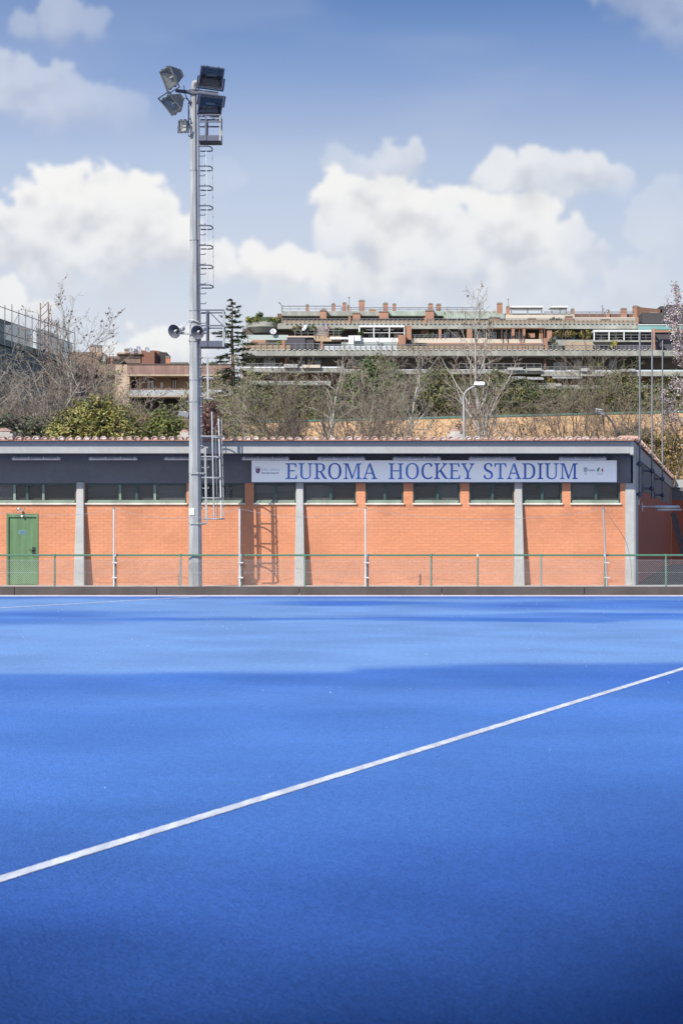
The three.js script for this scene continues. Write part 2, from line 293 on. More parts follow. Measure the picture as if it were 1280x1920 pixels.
// ------------------------------------------------------------------ the clubhouse
const WD = 55, wx = (p) => X(p, WD), wy = (p) => Y(p, WD);
const SL = 0.2, side = (D, off = 0) => 8.40 + off + (D - 55) * SL;      // the right-hand wall runs back and out
const windows = [[-250, -120, [-190]], [-104, 143, [27, 51, 81]], [160, 350, [225, 256, 290]], [377, 459, [412]], [476, 555, [517]], [569, 667, [620]], [685, 756, [721]], [774, 862, [820]], [879, 963, [923]], [979, 1053, [1016]], [1069, 1162, [1117]]];
const pillars = [-261, 151.5, 562, 971];
const club = thing('clubhouse', 'long single-storey clubhouse with orange brick walls, grey fascia and buttresses', 'clubhouse', [0, 0.2, -55]);
{
  const L = wx(-560), Rr = wx(1171), base = 0.2, top = 3.95, sillY = wy(946), headY = wy(906);
  // walls
  const low = [box(L, wx(13), base, sillY, -55, -55.28), box(wx(72), Rr, base, sillY, -55, -55.28), box(wx(13), wx(72), wy(963), sillY, -55, -55.28)];
  const cuts = [-560, ...windows.flatMap((w) => [w[0], w[1]]), 1171];
  for (let i = 0; i < cuts.length; i += 2) low.push(box(wx(cuts[i]), wx(cuts[i + 1]), sillY, headY, -55, -55.28));
  const wall = part(club, 'wall', low, mat.mortar);
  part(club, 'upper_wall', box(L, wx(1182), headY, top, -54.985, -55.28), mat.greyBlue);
  // bricks, each proud of the mortar
  const R = rng(4), bl = 0.25, bh = 0.0797, all = [];
  const blocked = (y0, y1) => { const b = []; if (y1 > sillY) windows.forEach((w) => b.push([wx(w[0]), wx(w[1])])); pillars.forEach((p) => b.push([wx(p) - 0.12, wx(p) + 0.12])); if (y0 < wy(963)) b.push([wx(13), wx(72)]); return b.sort((a, c) => a[0] - c[0]); };
  for (let r = 0, y = base + 0.01; y + bh < headY; r++, y += bh) {
    const b = blocked(y, y + bh);
    for (let x = wx(-90) + (r % 2) * bl / 2; x < Rr; x += bl) {
      let pieces = [[x, Math.min(x + bl - 0.009, Rr)]];
      for (const [p, q] of b) pieces = pieces.flatMap(([s, e]) => e <= p || s >= q ? [[s, e]] : [[s, p], [q, e]].filter(([m, n]) => n - m > 0.03));
      for (const [s, e] of pieces) if (e - s > 0.03) all.push([s, e, y, y + bh - 0.007]);
    }
  }
  const cx = wx(820), near = all.filter((a) => a[3] < sillY && a[1] - a[0] > 0.2).map((a) => [a, Math.hypot(((a[0] + a[1]) / 2 - cx) * 0.55, a[2] - 1.4)]).sort((a, b) => a[1] - b[1]).slice(0, 300).map((a) => a[0]), single300 = new Set(near);
  const fronts = [...Array(9)].map((_, k) => { const g = uvBox(rbox(-(bl - 0.009) / 2, (bl - 0.009) / 2, 0, bh - 0.008, 0.004 + (k % 3) * 0.0015, -0.02, 0.0025)), q = g.attributes.uv; for (let i = 0; i < q.count; i++) q.setXY(i, q.getX(i) + k * 0.71, q.getY(i) + k * 0.37); return g; });
  for (const a of near) {
    const m = new THREE.Mesh(fronts[Math.floor(R() * 9)], mat.brick[Math.max(0, Math.min(3, Math.floor(1.5 + 6 * (fbm((a[0] + a[1]) / 3.2, a[2] / 0.7, 88, 4) - 0.5) + 1.6 * R())))]); m.name = 'brick'; m.castShadow = m.receiveShadow = true;
    m.position.set((a[0] + a[1]) / 2, a[2] - 0.2, 0); wall.add(m);
  }
  const rest = all.filter((a) => !single300.has(a)).map((a) => { const xm = (a[0] + a[1]) / 2, fade = fbm(xm / 1.6, a[2] / 0.7, 88, 4) - 0.5, k = 0.965 + 0.07 * R() + 0.24 * fade, under = a[3] < sillY ? smooth(1.0, 0.05, sillY - a[3]) * smooth(0.5, 0.72, fbm(xm * 2.6, 3.3, 93, 3)) : 0, run = 1 - 0.16 * under, f = R() * 0.003 + 0.004; return tint(box(a[0], a[1], a[2], a[3], -55 + f, -55.02), [orange[0] * Math.min(1.06, k) * run, orange[1] * (k + 0.10 * fade) * run, orange[2] * (k + 0.2 * fade) * run]); });
  const bw = part(wall, 'brickwork', rest, mat.brickVC); bw.userData.kind = 'stuff';

  // buttresses: upright pillar above, leaning foot below
  for (const p of pillars) {
    const c = wx(p), w = 0.085, s = new THREE.Shape(), yt = wy(905), yb = base;
    s.moveTo(0, yb); s.lineTo(0.36, yb); s.lineTo(0.06, yt); s.lineTo(0, yt);
    const g = new THREE.ExtrudeGeometry(s, { depth: 2 * w, bevelEnabled: true, bevelSize: 0.012, bevelThickness: 0.012, bevelSegments: 1, steps: 1 }).rotateY(-Math.PI / 2).translate(w, 0, -55);
    const q = g.attributes.position; for (let i = 0; i < q.count; i++) q.setX(i, c + q.getX(i) * (1 + 0.55 * (yt - q.getY(i)) / (yt - yb)));
    g.computeVertexNormals();
    part(club, 'buttress', [g, box(c - 0.11, c + 0.11, sillY, headY, -54.975, -55.1)], mat.grey);
  }
  part(club, 'corner_pillar', [rbox(wx(1171), 8.40, base, headY, -54.93, -55.5, 0.015), prism([[8.36, -54.95], [8.43, -54.95], [side(57, 0.03), -57], [side(57, -0.04), -57]], base, top)], mat.grey);

  // windows
  windows.forEach((w, i) => {
    const x0 = wx(w[0]), x1 = wx(w[1]), y0 = wy(943), y1 = headY, z = -55.09, t = 0.045;
    const f = part(club, 'window', [box(x0, x1, y1 - t, y1, z + 0.05, z - 0.06), box(x0, x0 + t, y0, y1 - t, z + 0.05, z - 0.06), box(x1 - t, x1, y0, y1 - t, z + 0.05, z - 0.06)], mat.greenFrame);
    part(f, 'frame_bottom', [box(x0 + t, x1 - t, y0, y0 + 0.055, z + 0.07, z - 0.06), box(x0 + t, x1 - t, y0 + 0.055, y0 + 0.085, z + 0.03, z - 0.05)], mat.greenFrameWorn);
    const xs = [x0 + t, ...w[2].map(wx), x1 - t];
    w[2].forEach((m, k) => part(f, 'mullion', box(wx(m) - 0.035, wx(m) + 0.035, y0 + 0.085, y1 - t, z + 0.02 + 0.012 * (k % 2), z - 0.045), k % 2 || w[2].length < 2 ? mat.greenFrame : mat.greenFrameWorn));
    for (let k = 0; k + 1 < xs.length; k++) {
      part(f, 'pane', box(xs[k] + (k ? 0.035 : 0), xs[k + 1] - (k + 2 < xs.length ? 0.035 : 0), y0 + 0.085, y1 - t, z - 0.012 - 0.016 * (k % 2), z - 0.018 - 0.016 * (k % 2)), glass);
      const drop = hash2(i, k, 5) < 0.5 ? 0.08 + 0.3 * hash2(i, k, 6) : 0;
      const slats = []; for (let y = y0 + drop; y < y1; y += 0.05) slats.push(new THREE.BoxGeometry(xs[k + 1] - xs[k] - 0.02, 0.046, 0.008).rotateX(0.35).translate((xs[k] + xs[k + 1]) / 2, y + 0.023, z - 0.13));
      part(f, 'blind', slats, mat.blinds[Math.floor(hash2(i, k, 8) * 3)]);
    }
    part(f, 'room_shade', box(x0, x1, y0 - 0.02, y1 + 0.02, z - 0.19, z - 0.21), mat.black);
    part(f, 'sill', rbox(x0 - 0.02, x1 + 0.02, wy(946.3), wy(943.2), -54.92, -55.2, 0.006), mat.sill);
  });

  // door
  const dx0 = wx(13), dx1 = wx(72), dy1 = wy(963);
  const d = part(club, 'door', rbox(dx0 + 0.06, dx1 - 0.05, base + 0.02, dy1 - 0.1, -55.02, -55.07, 0.006), mat.door);
  part(d, 'door_frame', [box(dx0, dx0 + 0.06, base, dy1 - 0.1, -54.97, -55.12), box(dx1 - 0.05, dx1, base, dy1 - 0.1, -54.97, -55.12), box(dx0, dx1, dy1 - 0.1, dy1, -54.965, -55.12)], mat.door);
  part(d, 'door_edge', box(dx1 - 0.062, dx1 - 0.05, base + 0.02, dy1 - 0.1, -55.0, -55.03), mat.doorDark);
  part(d, 'hinge', [box(dx0 + 0.045, dx0 + 0.07, base + 1.7, base + 1.85, -54.99, -55.03), box(dx0 + 0.045, dx0 + 0.07, base + 0.3, base + 0.45, -54.99, -55.03)], mat.doorDark);
  part(d, 'handle', [box(dx1 - 0.17, dx1 - 0.09, base + 0.85, base + 1.1, -54.995, -55.02), bar(V(dx1 - 0.13, base + 1.02, -54.95), V(dx1 - 0.26, base + 1.02, -54.95), 0.013), bar(V(dx1 - 0.13, base + 1.02, -54.95), V(dx1 - 0.13, base + 1.02, -55), 0.013)], mat.black);
  { // a small plate with a print too worn to read
    const c = document.createElement('canvas'); c.width = 128; c.height = 64; const q = c.getContext('2d'); q.fillStyle = '#55787a'; q.fillRect(0, 0, 128, 64); q.fillStyle = '#2c4a58'; const R2 = rng(9);
    for (let i = 0; i < 60; i++) q.fillRect(10 + R2() * 100, 14 + Math.floor(R2() * 4) * 10, 3 + 5 * R2(), 6);
    const t = new THREE.CanvasTexture(c); t.colorSpace = THREE.SRGBColorSpace;
    const m = new THREE.Mesh(new THREE.BoxGeometry(0.24, 0.13, 0.008), new THREE.MeshStandardMaterial({ map: t, roughness: 0.6 })); m.name = 'nameplate'; m.position.set(wx(43), wy(998) - 0.2, -0.012); d.add(m);
  }

  // side and back walls, wing
  const sw = (d0, d1, y0, y1, off, th = 0.25) => prism([[side(d0, off), -d0], [side(d1, off), -d1], [side(d1, off - th), -d1], [side(d0, off - th), -d0]], y0, y1);
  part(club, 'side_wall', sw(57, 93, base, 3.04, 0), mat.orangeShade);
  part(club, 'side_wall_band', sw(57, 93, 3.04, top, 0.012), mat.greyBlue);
  part(club, 'back_wall', [box(L, side(63) - 5.5, base, top, -62.75, -63), sw(63, 93, base, top, -5.5), box(side(93) - 5.5, side(93), base, top, -92.75, -93)], mat.mortar);
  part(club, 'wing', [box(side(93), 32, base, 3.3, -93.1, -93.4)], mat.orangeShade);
  part(club, 'wing_band', [box(side(93), 32, 3.3, top, -93.08, -93.4)], mat.greyBlue);
  // roof: flat slab with a deep painted edge, coped with barrel tiles
  const ez = -53.69, y0 = Y(850, 53.69), y1 = Y(827, 53.69), eR = X(1180, 53.69);
  part(club, 'fascia', rbox(L, eR, y0 + 0.0, y1, ez, ez - 0.09, 0.008), mat.fascia);
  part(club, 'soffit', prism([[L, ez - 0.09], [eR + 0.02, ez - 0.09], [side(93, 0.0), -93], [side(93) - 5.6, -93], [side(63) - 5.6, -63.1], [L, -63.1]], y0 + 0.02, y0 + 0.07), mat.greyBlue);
  const sl = (d0, d1, ya, yb, off, th) => prism([[eR + off + (d0 - 53.69) * SL, -d0], [eR + off + (d1 - 53.69) * SL, -d1], [eR + off - th + (d1 - 53.69) * SL, -d1], [eR + off - th + (d0 - 53.69) * SL, -d0]], ya, yb);
  part(club, 'side_fascia', sl(53.695, 94.5, y0 - 0.03, y1, 0.10, 0.1), mat.grey);
  part(club, 'wing_fascia', box(eR + 39 * SL + 0.2, 33, y0 - 0.03, y1, -92.2, -92.3), mat.grey);
  const roof = part(club, 'roof', [prism([[L, ez - 0.02], [eR + 0.05, ez - 0.02], [side(93.5), -93.5], [side(93.5) - 5.8, -93.5], [side(63) - 5.8, -63.3], [L, -63.3]], y1 + 0.004, y1 + 0.03)], mat.roof);
  part(roof, 'tile_bed', [box(L, eR + 0.08, y1 + 0.002, y1 + 0.028, ez + 0.195, ez - 0.3), sl(53.7, 94.5, y1 + 0.031, y1 + 0.075, 0.14, 0.35)], mat.tileBed);
  // barrel tiles along the eave and the verge
  const arch = (r, th, len, fill) => {
    const s = new THREE.Shape(), n = 8; for (let i = 0; i <= n; i++) { const a = Math.PI * i / n; i ? s.lineTo(r * Math.cos(a), r * 1.05 * Math.sin(a)) : s.moveTo(r, 0); }
    for (let i = n; i >= 0; i--) { const a = Math.PI * i / n; s.lineTo((r - th) * Math.cos(a), (r - th) * 1.05 * Math.sin(a)); }
    const g = tint(new THREE.ExtrudeGeometry(s, { depth: len, bevelEnabled: false, curveSegments: 1 }).translate(0, 0, -len), [1, 1, 1]);
    const c = new THREE.Shape(); for (let i = 0; i <= n; i++) { const a = Math.PI * i / n; i ? c.lineTo((r - th) * Math.cos(a), (r - th) * Math.sin(a)) : c.moveTo(r - th, 0); }
    return joined([g, tint(new THREE.ExtrudeGeometry(c, { depth: 0.03, bevelEnabled: false }).translate(0, 0, -0.05 - fill), [1.12, 1.22, 1.28])]);
  };
  const shapes = [arch(0.082, 0.018, 0.5, 0), arch(0.086, 0.018, 0.5, 0.02), arch(0.079, 0.018, 0.5, 0.012)], pitch = 0.2367;
  const tileAt = (x, y, z, turn, k) => { const m = new THREE.Mesh(shapes[Math.floor(R() * 3)], mat.tile[Math.floor(R() * 4)]); m.name = 'roof_tile'; m.castShadow = m.receiveShadow = true; m.position.set(x, y - 0.2 + 0.014 * R(), z + 55 + 0.07 * (R() - .5)); m.rotation.set(0.02 + 0.05 * (R() - .5), turn + 0.1 * (R() - .5), 0.16 * (R() - .5), 'YXZ'); m.scale.set(0.92 + 0.18 * R(), 0.85 + 0.3 * R(), 1); roof.add(m); };
  for (let x = eR - 0.06, k = 0; x > X(-90, 53.5); x -= pitch, k++) tileAt(x, y1 + 0.028, ez + 0.215, 0, k);
  for (let d = 54.1, k = 0; d < 93; d += pitch, k++) tileAt(eR + 0.2 + (d - 53.69) * SL, y1 + 0.075, -d, Math.PI / 2 - 0.2, k);
  // roof vents of white render under a tiled cap
  for (const [a, b, t] of [[-12, 24, 802], [333, 358, 805], [838, 867, 803]]) {
    const D = 57.5, g = part(club, 'roof_vent', [pbox(a, b, t + 11, 830, D, 0.5), pbox(a + 5, b - 5, t + 6, t + 11, D + 0.1, 0.3)], mat.vent);
    const c = X((a + b) / 2, D), hw = X(b, D) - c, cap = new THREE.CylinderGeometry(hw * 0.35, hw * 1.25, 0.1, 4, 1).rotateY(Math.PI / 4).scale(1, 1, 0.7).translate(c, Y(t + 3, D), -D - 0.25);
    part(g, 'vent_cap', cap, mat.tile[1]);
  }
}
// things on the clubhouse
const strips = [[22, 115], [166, 259], [307, 400], [452, 543], [594, 685], [735, 827], [877, 968], [1046, 1137]], places = ['above the green door', 'above the first full window at left', 'partly behind the light mast', 'above the crest at the sign end', 'above the word starting with E on the sign', 'above the middle word of the sign', 'above the last word of the sign', 'above the two small logos at the sign end'];
strips.forEach(([a, b], i) => {
  const D = 54.6, x0 = X(a, D), x1 = X(b, D), y0 = Y(863, D), y1 = Y(857, D);
  const t = thing('strip_light', 'white strip light under the eave ' + places[i], 'strip light', [(x0 + x1) / 2, y1, -D], 'strip lights under the eave');
  const g = new THREE.CapsuleGeometry(0.042, x1 - x0 - 0.1, 4, 8).rotateZ(Math.PI / 2).scale(1, 1.05, 1.2).translate((x0 + x1) / 2, y0 + 0.045, -D);
  part(t, 'diffuser', g, mat.dirtyWhite);
  part(t, 'housing', box(x0 + 0.03, x1 - 0.03, y0 + 0.065, y1 + 0.012, -D + 0.02, -D - 0.03), mat.galvDark);
  part(t, 'mounting', [0.2, 0.8].map((k) => bar(V(mixv(x0, x1, k), y1 + 0.012, -D), V(mixv(x0, x1, k), 3.962, -D), 0.012)), mat.galvDark);
  for (const k of [0.06, 0.35, 0.65, 0.94]) part(t, 'clip', box(mixv(x0, x1, k) - 0.012, mixv(x0, x1, k) + 0.012, y0 + 0.03, y0 + 0.1, -D + 0.058, -D + 0.03), mat.white);
});
{ // the sign
  const c = document.createElement('canvas'); c.width = 2048; c.height = 128; const q = c.getContext('2d'), S = 2048 / 684, SV = 128 / 41;
  q.fillStyle = '#fffcf3'; q.fillRect(0, 0, 2048, 128);
  const word = (text, x0, x1) => {
    q.save(); q.font = '100px serif'; const m = q.measureText(text), w = m.actualBoundingBoxRight + m.actualBoundingBoxLeft;
    const h = q.measureText('E'), ch = h.actualBoundingBoxAscent, y0 = 868 - 863, y1 = 898.5 - 863;
    q.translate((x0 - 471.5) * S, y1 * SV); q.scale((x1 - x0) * S / w, (y1 - y0) * SV / ch); q.translate(m.actualBoundingBoxLeft, 0);
    const g = q.createLinearGradient(0, -ch, w, 0); ['#1f52a8', '#4478c0', '#2a5db0', '#14469c', '#3d70bb', '#1a4ca4'].forEach((k, i) => g.addColorStop(i / 5, k)); q.fillStyle = g; q.fillText(text, 0, 0); q.restore();
  };
  word('EUROMA', 535, 707); word('HOCKEY', 727.5, 889); word('STADIUM', 906, 1082.5);
  const at = (x, y) => [(x - 471.5) * S, (y - 863) * SV];
  const txt = (t, x, y, px, col, font = 'sans-serif', w = '') => { q.fillStyle = col; q.font = w + ' ' + px + 'px ' + font; q.fillText(t, ...at(x, y)); };
  const fit = (t, x0, x1, y, px, col, font, w = '') => { q.save(); q.font = w + ' ' + px + 'px ' + font; q.fillStyle = col; q.translate(...at(x0, y)); q.scale((x1 - x0) * S / q.measureText(t).width, 1); q.fillText(t, 0, 0); q.restore(); };
  const shield = (x, y, w, h, col) => { const [a, b] = at(x, y); q.fillStyle = col; q.beginPath(); q.moveTo(a, b); q.lineTo(a + w, b); q.lineTo(a + w, b + h * 0.55); q.quadraticCurveTo(a + w * 0.9, b + h * 0.85, a + w / 2, b + h); q.quadraticCurveTo(a + w * 0.1, b + h * 0.85, a, b + h * 0.55); q.fill(); };
  shield(479.2, 878.5, 24, 30, '#571d4a'); q.strokeStyle = '#c9a5bd'; q.lineWidth = 3; q.beginPath(); q.moveTo(...at(480.5, 880)); q.lineTo(...at(486, 886)); q.stroke();
  q.strokeStyle = '#8f93a0'; q.lineWidth = 2; q.beginPath(); for (let i = 0; i < 5; i++) { const [a, b] = at(478.6 + i * 2.1, 877.6); q.moveTo(a, b); q.lineTo(a + 1, b - 8 - 3 * (i % 2)); } q.moveTo(...at(478.4, 877.6)); q.lineTo(...at(488, 877.6)); q.stroke();
  fit('ROMA CAPITALE', 490, 524, 882.5, 17, '#a9afbd', 'serif'); fit('Municipio Roma IX', 490, 522, 888.3, 12, '#555c6b', 'sans-serif', 'bold');
  shield(1093.5, 876.5, 21, 30, '#8d939e'); q.strokeStyle = '#d5d9e2'; q.lineWidth = 2.5; for (const k of [6, 11, 16]) { const [a, b] = at(1093.5, 878); q.beginPath(); q.moveTo(a + k, b); q.lineTo(a + k, b + 20); q.stroke(); }
  q.strokeStyle = '#b9bec9'; q.lineWidth = 1.2; for (let i = 0; i < 5; i++) { const [a, b] = at(1095.3 + i * 0.95, 888.3 + (i % 2) * 0.7); q.beginPath(); q.arc(a, b, 2.2, 0, 7); q.stroke(); }
  txt('Coni', 1102, 883.3, 18, '#666c78', 'sans-serif', 'bold');
  { q.fillStyle = q.strokeStyle = '#1f6b50'; q.lineCap = 'butt'; q.lineWidth = 6.5; q.beginPath(); q.moveTo(...at(1120, 884.8)); q.lineTo(...at(1120.4, 879.5)); q.quadraticCurveTo(...at(1120.8, 877.3), ...at(1124, 877.6)); q.stroke(); q.lineWidth = 5; q.beginPath(); q.moveTo(...at(1118, 881)); q.lineTo(...at(1123.6, 881)); q.stroke();
    q.strokeStyle = '#a3213f'; q.lineWidth = 6; q.beginPath(); q.moveTo(...at(1129.2, 877.8)); q.lineTo(...at(1128.9, 884.8)); q.stroke(); q.lineWidth = 4.5; q.beginPath(); q.moveTo(...at(1125.6, 881.2)); q.lineTo(...at(1129, 881.2)); q.stroke();
    q.fillStyle = '#c4c9d4'; q.fillRect(...at(1117, 886.6), 45, 1.5); fit('HOCKEY', 1118.5, 1130.5, 890.5, 9, '#a2a8b4', 'sans-serif'); }
  const t = new THREE.CanvasTexture(c); t.colorSpace = THREE.SRGBColorSpace; t.anisotropy = 8;
  const D = 54.72, x0 = X(471.5, D), x1 = X(1155.5, D), y0 = Y(904, D), y1 = Y(863, D);
  const s = thing('stadium_sign', 'long white sign with blue serif letters and small logos under the eave', 'sign', [(x0 + x1) / 2, y0, -D]);
  part(s, 'panel', rbox(x0, x1, y0, y1, -D - 0.004, -D - 0.05, 0.004), mat.white);
  const f = new THREE.Mesh(new THREE.PlaneGeometry(x1 - x0 - 0.01, y1 - y0 - 0.01), new THREE.MeshPhysicalMaterial({ map: t, roughness: 0.35, color: 0xffffff })); f.name = 'printed_face'; f.position.set(0, (y1 - y0) / 2, 0.001); s.add(f);
  part(s, 'fixing', [0.02, 0.25, 0.5, 0.75, 0.98].map((k) => box(mixv(x0, x1, k) - 0.02, mixv(x0, x1, k) + 0.02, y0 + 0.1, y1 - 0.1, -D - 0.05, -54.985)), mat.galvDark);
}
{ // small fittings by the door
  const c = thing('security_camera', 'small white security camera on the orange wall above the green door', 'security camera', [wx(40), wy(955), -55]);
  part(c, 'body', new THREE.CapsuleGeometry(0.035, 0.11, 3, 10).rotateX(Math.PI / 2 - 0.25).rotateY(-0.35).translate(wx(40) - 0.02, wy(955), -54.85), mat.white);
  part(c, 'lens', new THREE.CylinderGeometry(0.022, 0.022, 0.01, 10).rotateX(Math.PI / 2 - 0.25).rotateY(-0.35).translate(wx(40) - 0.055, wy(955) - 0.022, -54.757), mat.black);
  part(c, 'bracket', [bar(V(wx(40), wy(955) - 0.02, -54.86), V(wx(41.5), wy(958), -54.99), 0.012), new THREE.CylinderGeometry(0.03, 0.03, 0.02, 10).rotateX(Math.PI / 2).translate(wx(41.5), wy(958), -54.985)], mat.white);
  const l = thing('door_lamp', 'small round white lamp on the top of the green door frame', 'lamp', [wx(43), wy(968), -54.96]);
  part(l, 'globe', new THREE.SphereGeometry(0.032, 12, 8).translate(wx(43), wy(968), -54.92), mat.white); part(l, 'base', new THREE.CylinderGeometry(0.034, 0.034, 0.02, 12).rotateX(Math.PI / 2).translate(wx(43), wy(968), -54.955), mat.dirtyWhite);
  const D = 60, s = thing('wall_lamp', 'twin tube wall lamp projecting from the shaded side of the clubhouse', 'wall lamp', [X(1228, D), Y(953, D), -D]);
  const a = P(1226, 950, D), b = P(1268, 953, D + 0.4);
  part(s, 'tube_housing', [new THREE.CapsuleGeometry(0.05, 0.72, 4, 8).rotateZ(Math.PI / 2).translate((a.x + b.x) / 2, a.y - 0.01, -D), new THREE.CapsuleGeometry(0.032, 0.72, 4, 8).rotateZ(Math.PI / 2).translate((a.x + b.x) / 2 + 0.08, a.y - 0.1, -D)], mat.dirtyWhite);
  part(s, 'arm', [bar(V(side(D), a.y, -D), V(a.x + 0.1, a.y, -D), 0.03), box(side(D) - 0.005, side(D) + 0.03, a.y - 0.15, a.y + 0.12, -D + 0.08, -D - 0.08)], mat.dirtyWhite);
  const jb = thing('junction_box', 'small grey box fixed high on the shaded corner of the clubhouse', 'junction box', [side(56.2), Y(942, 56.2), -56.2]);
  part(jb, 'box_body', prism([[side(55.9, 0.03), -55.9], [side(56.3, 0.03), -56.3], [side(56.3, 0.09), -56.3], [side(55.9, 0.09), -55.9]], Y(947, 56), Y(936, 56)), mat.grey);
  part(jb, 'cover', prism([[side(55.95, 0.09), -55.95], [side(56.25, 0.09), -56.25], [side(56.25, 0.1), -56.25], [side(55.95, 0.1), -55.95]], Y(946, 56), Y(937, 56)), mat.dirtyWhite);
  // planks leaning in the corner
  [[0, 0], [0.14, 0.05]].forEach(([o, k], i) => single('leaning_plank', i ? 'thinner weathered plank leaning beside the thick one at the dark corner' : 'thick weathered plank leaning against the dark end wall of the clubhouse', 'plank', sbar(P(1259 + o * 40, 962, 88), P(1281 + o * 45, 1045, 83.5 + k), i ? 0.07 : 0.15, 0.05), M(0.16, 0.13, 0.10, 0.8, { map: T.bark, bump: 0.01 })));
}
// flag poles on brackets
[[1183, 1198.5, 55.6, 625, 936, [870, 927]], [1204, 1221.5, 60.5, 625, 935, [883, 916]], [1225, 1241, 70.5, 640, 938, [898, 928]]].forEach(([pw, pp, D, top, bot, br], i) => {
  const x = X(pp, D), t = thing('flag_pole', ['tallest looking bare metal flag pole nearest the clubhouse corner', 'middle bare flag pole of three on the shaded wall', 'bare flag pole farthest back along the shaded wall'][i], 'flag pole', [x, Y(bot, D), -D], 'flag poles on the shaded side wall');
  part(t, 'pole', [bar(V(x, Y(bot, D), -D), V(x, Y(top, D), -D), 0.032, 10, 0.026)], mat.poleGrey);
  part(t, 'pole_cap', new THREE.SphereGeometry(0.032, 8, 6).translate(x, Y(top, D), -D), mat.galvDark);
  br.forEach((y) => {
    const b = part(t, 'bracket', [bar(V(side(D, 0.02), Y(y, D), -D), V(x, Y(y, D), -D), 0.03, 8)], mat.steel);
    part(b, 'wall_plate', box(side(D), side(D, 0.03), Y(y, D) - 0.13, Y(y, D) + 0.13, -D + 0.09, -D - 0.09), mat.steel); part(b, 'clamp', new THREE.SphereGeometry(0.085, 10, 8).translate(x, Y(y, D), -D), mat.steel);
  });
});

// ------------------------------------------------------------------ fence and net poles
{
  const D = 52.75, xs = [-90, -8, 103, 217, 338.5, 452.5, 571.5, 689, 808, 895, 1013.5, 1133, 1247.5, 1370], yr = Y(1041, D), z = -D;
  const f = thing('mesh_fence', 'low chain-link fence with green top rail along the pitch', 'fence', [0, 0.2, -D]);
  part(f, 'top_rail', bar(V(X(-95, D), yr, z), V(X(1375, D), yr, z), 0.027, 8), mat.fenceGreen);
  xs.forEach((x, i) => {
    const short = x === 895, y1 = short ? Y(1046, D) : yr - 0.02, q = part(f, 'post', bar(V(X(x, D), 0.05, z), V(X(x, D), y1, z), 0.026, 8), i % 3 === 1 || i === 5 ? M(0.30, 0.36, 0.31, 0.6, { map: T.streak }) : mat.fenceGreen);
    part(q, 'post_cap', new THREE.CylinderGeometry(0.036, 0.036, 0.07, 8).translate(X(x, D), yr + 0.002, z), i % 2 ? mat.dirtyWhite : mat.fenceGreen);
    part(q, 'wire_wrap', [...Array(13)].map((_, k) => new THREE.TorusGeometry(0.031, 0.004, 4, 8).rotateX(Math.PI / 2 + 0.4).translate(X(x, D), 0.27 + k * 0.055, z)), mat.wire);
  });
  const y0 = 0.215, y1 = Y(1050, D), w = 0.056, xa = X(-95, D), xb = X(1375, D), h = y1 - y0, ws = [];
  const wire = (a, b, zz) => { const d = b.clone().sub(a), g = new THREE.CylinderGeometry(0.0024, 0.0024, d.length(), 3, 1, true); g.applyQuaternion(new THREE.Quaternion().setFromUnitVectors(V(0, 1, 0), d.normalize())); return g.translate((a.x + b.x) / 2, (a.y + b.y) / 2, zz); };
  for (let x = xa - h; x < xb; x += w) { ws.push(wire(V(x, y0, 0), V(x + h, y1, 0), z + 0.03)); ws.push(wire(V(x + h, y0, 0), V(x, y1, 0), z + 0.034)); }
  part(f, 'chain_link', ws, mat.wire).userData.kind = 'stuff';
  for (const y of [y1, 0.62]) part(f, 'tension_wire', bar(V(xa, y, z + 0.032), V(xb, y, z + 0.032), 0.0035, 4), mat.wire);
  // net poles with a slack cable between their heads
  const D2 = 52.62, poles = [[-22, 956, -22], [214, 953, 214], [449.5, 953, 449.5], [685, 953, 685], [1130, 953, 1137]];
  const say = ['out at the left', 'right of the green door', 'in front of the shadow of the mast', 'below the middle of the sign', 'leaning to the left'];
  poles.forEach(([xt, yt, xb2], i) => {
    if (!i) return;   // stands outside the picture; only its cable shows
    const a = P(xb2, 1099, D2), b = P(xt, yt, D2), t = thing('net_pole', 'thin pale net pole strapped to the fence, ' + say[i], 'pole', [a.x, 0.2, -D2], 'net poles along the fence');
    part(t, 'pole', bar(V(a.x, 0.2, a.z), b, 0.025, 8), i === 4 ? mat.galv : mat.dirtyWhite);
    part(t, 'cap', new THREE.SphereGeometry(0.032, 8, 6).translate(b.x, b.y, b.z), mat.galvDark);
    for (const k of [1055, 1083]) { const s = mixv(b.x, a.x, (k - yt) / (1099 - yt)); part(t, 'strap', box(s - 0.05, s + 0.09, Y(k, D2) - 0.018, Y(k, D2) + 0.018, -D2 + 0.04, -D2 - 0.09), mat.dirtyWhite); }
  });
  const sag = [[0, 1, 966], [1, 2, 972], [2, 3, 969], [3, 4, 974]];
  sag.forEach(([a, b, y]) => {
    const A = P(poles[a][0], poles[a][1] + 1, D2), B = P(poles[b][0], poles[b][1] + 1, D2), pts = [];
    for (let k = 0; k <= 12; k++) { const t = k / 12, s = 4 * t * (1 - t); pts.push(V(mixv(A.x, B.x, t), mixv(A.y, B.y, t) - s * (y - 954) * D2 / F + 0.015 * (hash2(k, a, 9) - .5) * (k % 12 ? 1 : 0), -D2)); }
    single('net_cable', 'thin pale cable sagging between ' + ['the left edge and the pole by the door', 'the pole by the door and the mast shadow', 'the mast shadow and the middle pole', 'the middle pole and the leaning pole'][a], 'cable', tube(pts, 0.005, 40, 4), mat.galv, 'slack cables on the net poles');
  });
  single('net_cable', 'dark stay cable falling from the leaning pole to the corner pillar', 'cable', tube([P(1131, 954, D2), P(1148, 978, D2), P(1165, 1002, D2 + .3), P(1174, 1020, D2 + .8), P(1181, 1052, D2 + 1.2), P(1184, 1099, D2 + 1.6)], 0.006, 30, 4), mat.galvDark);
}

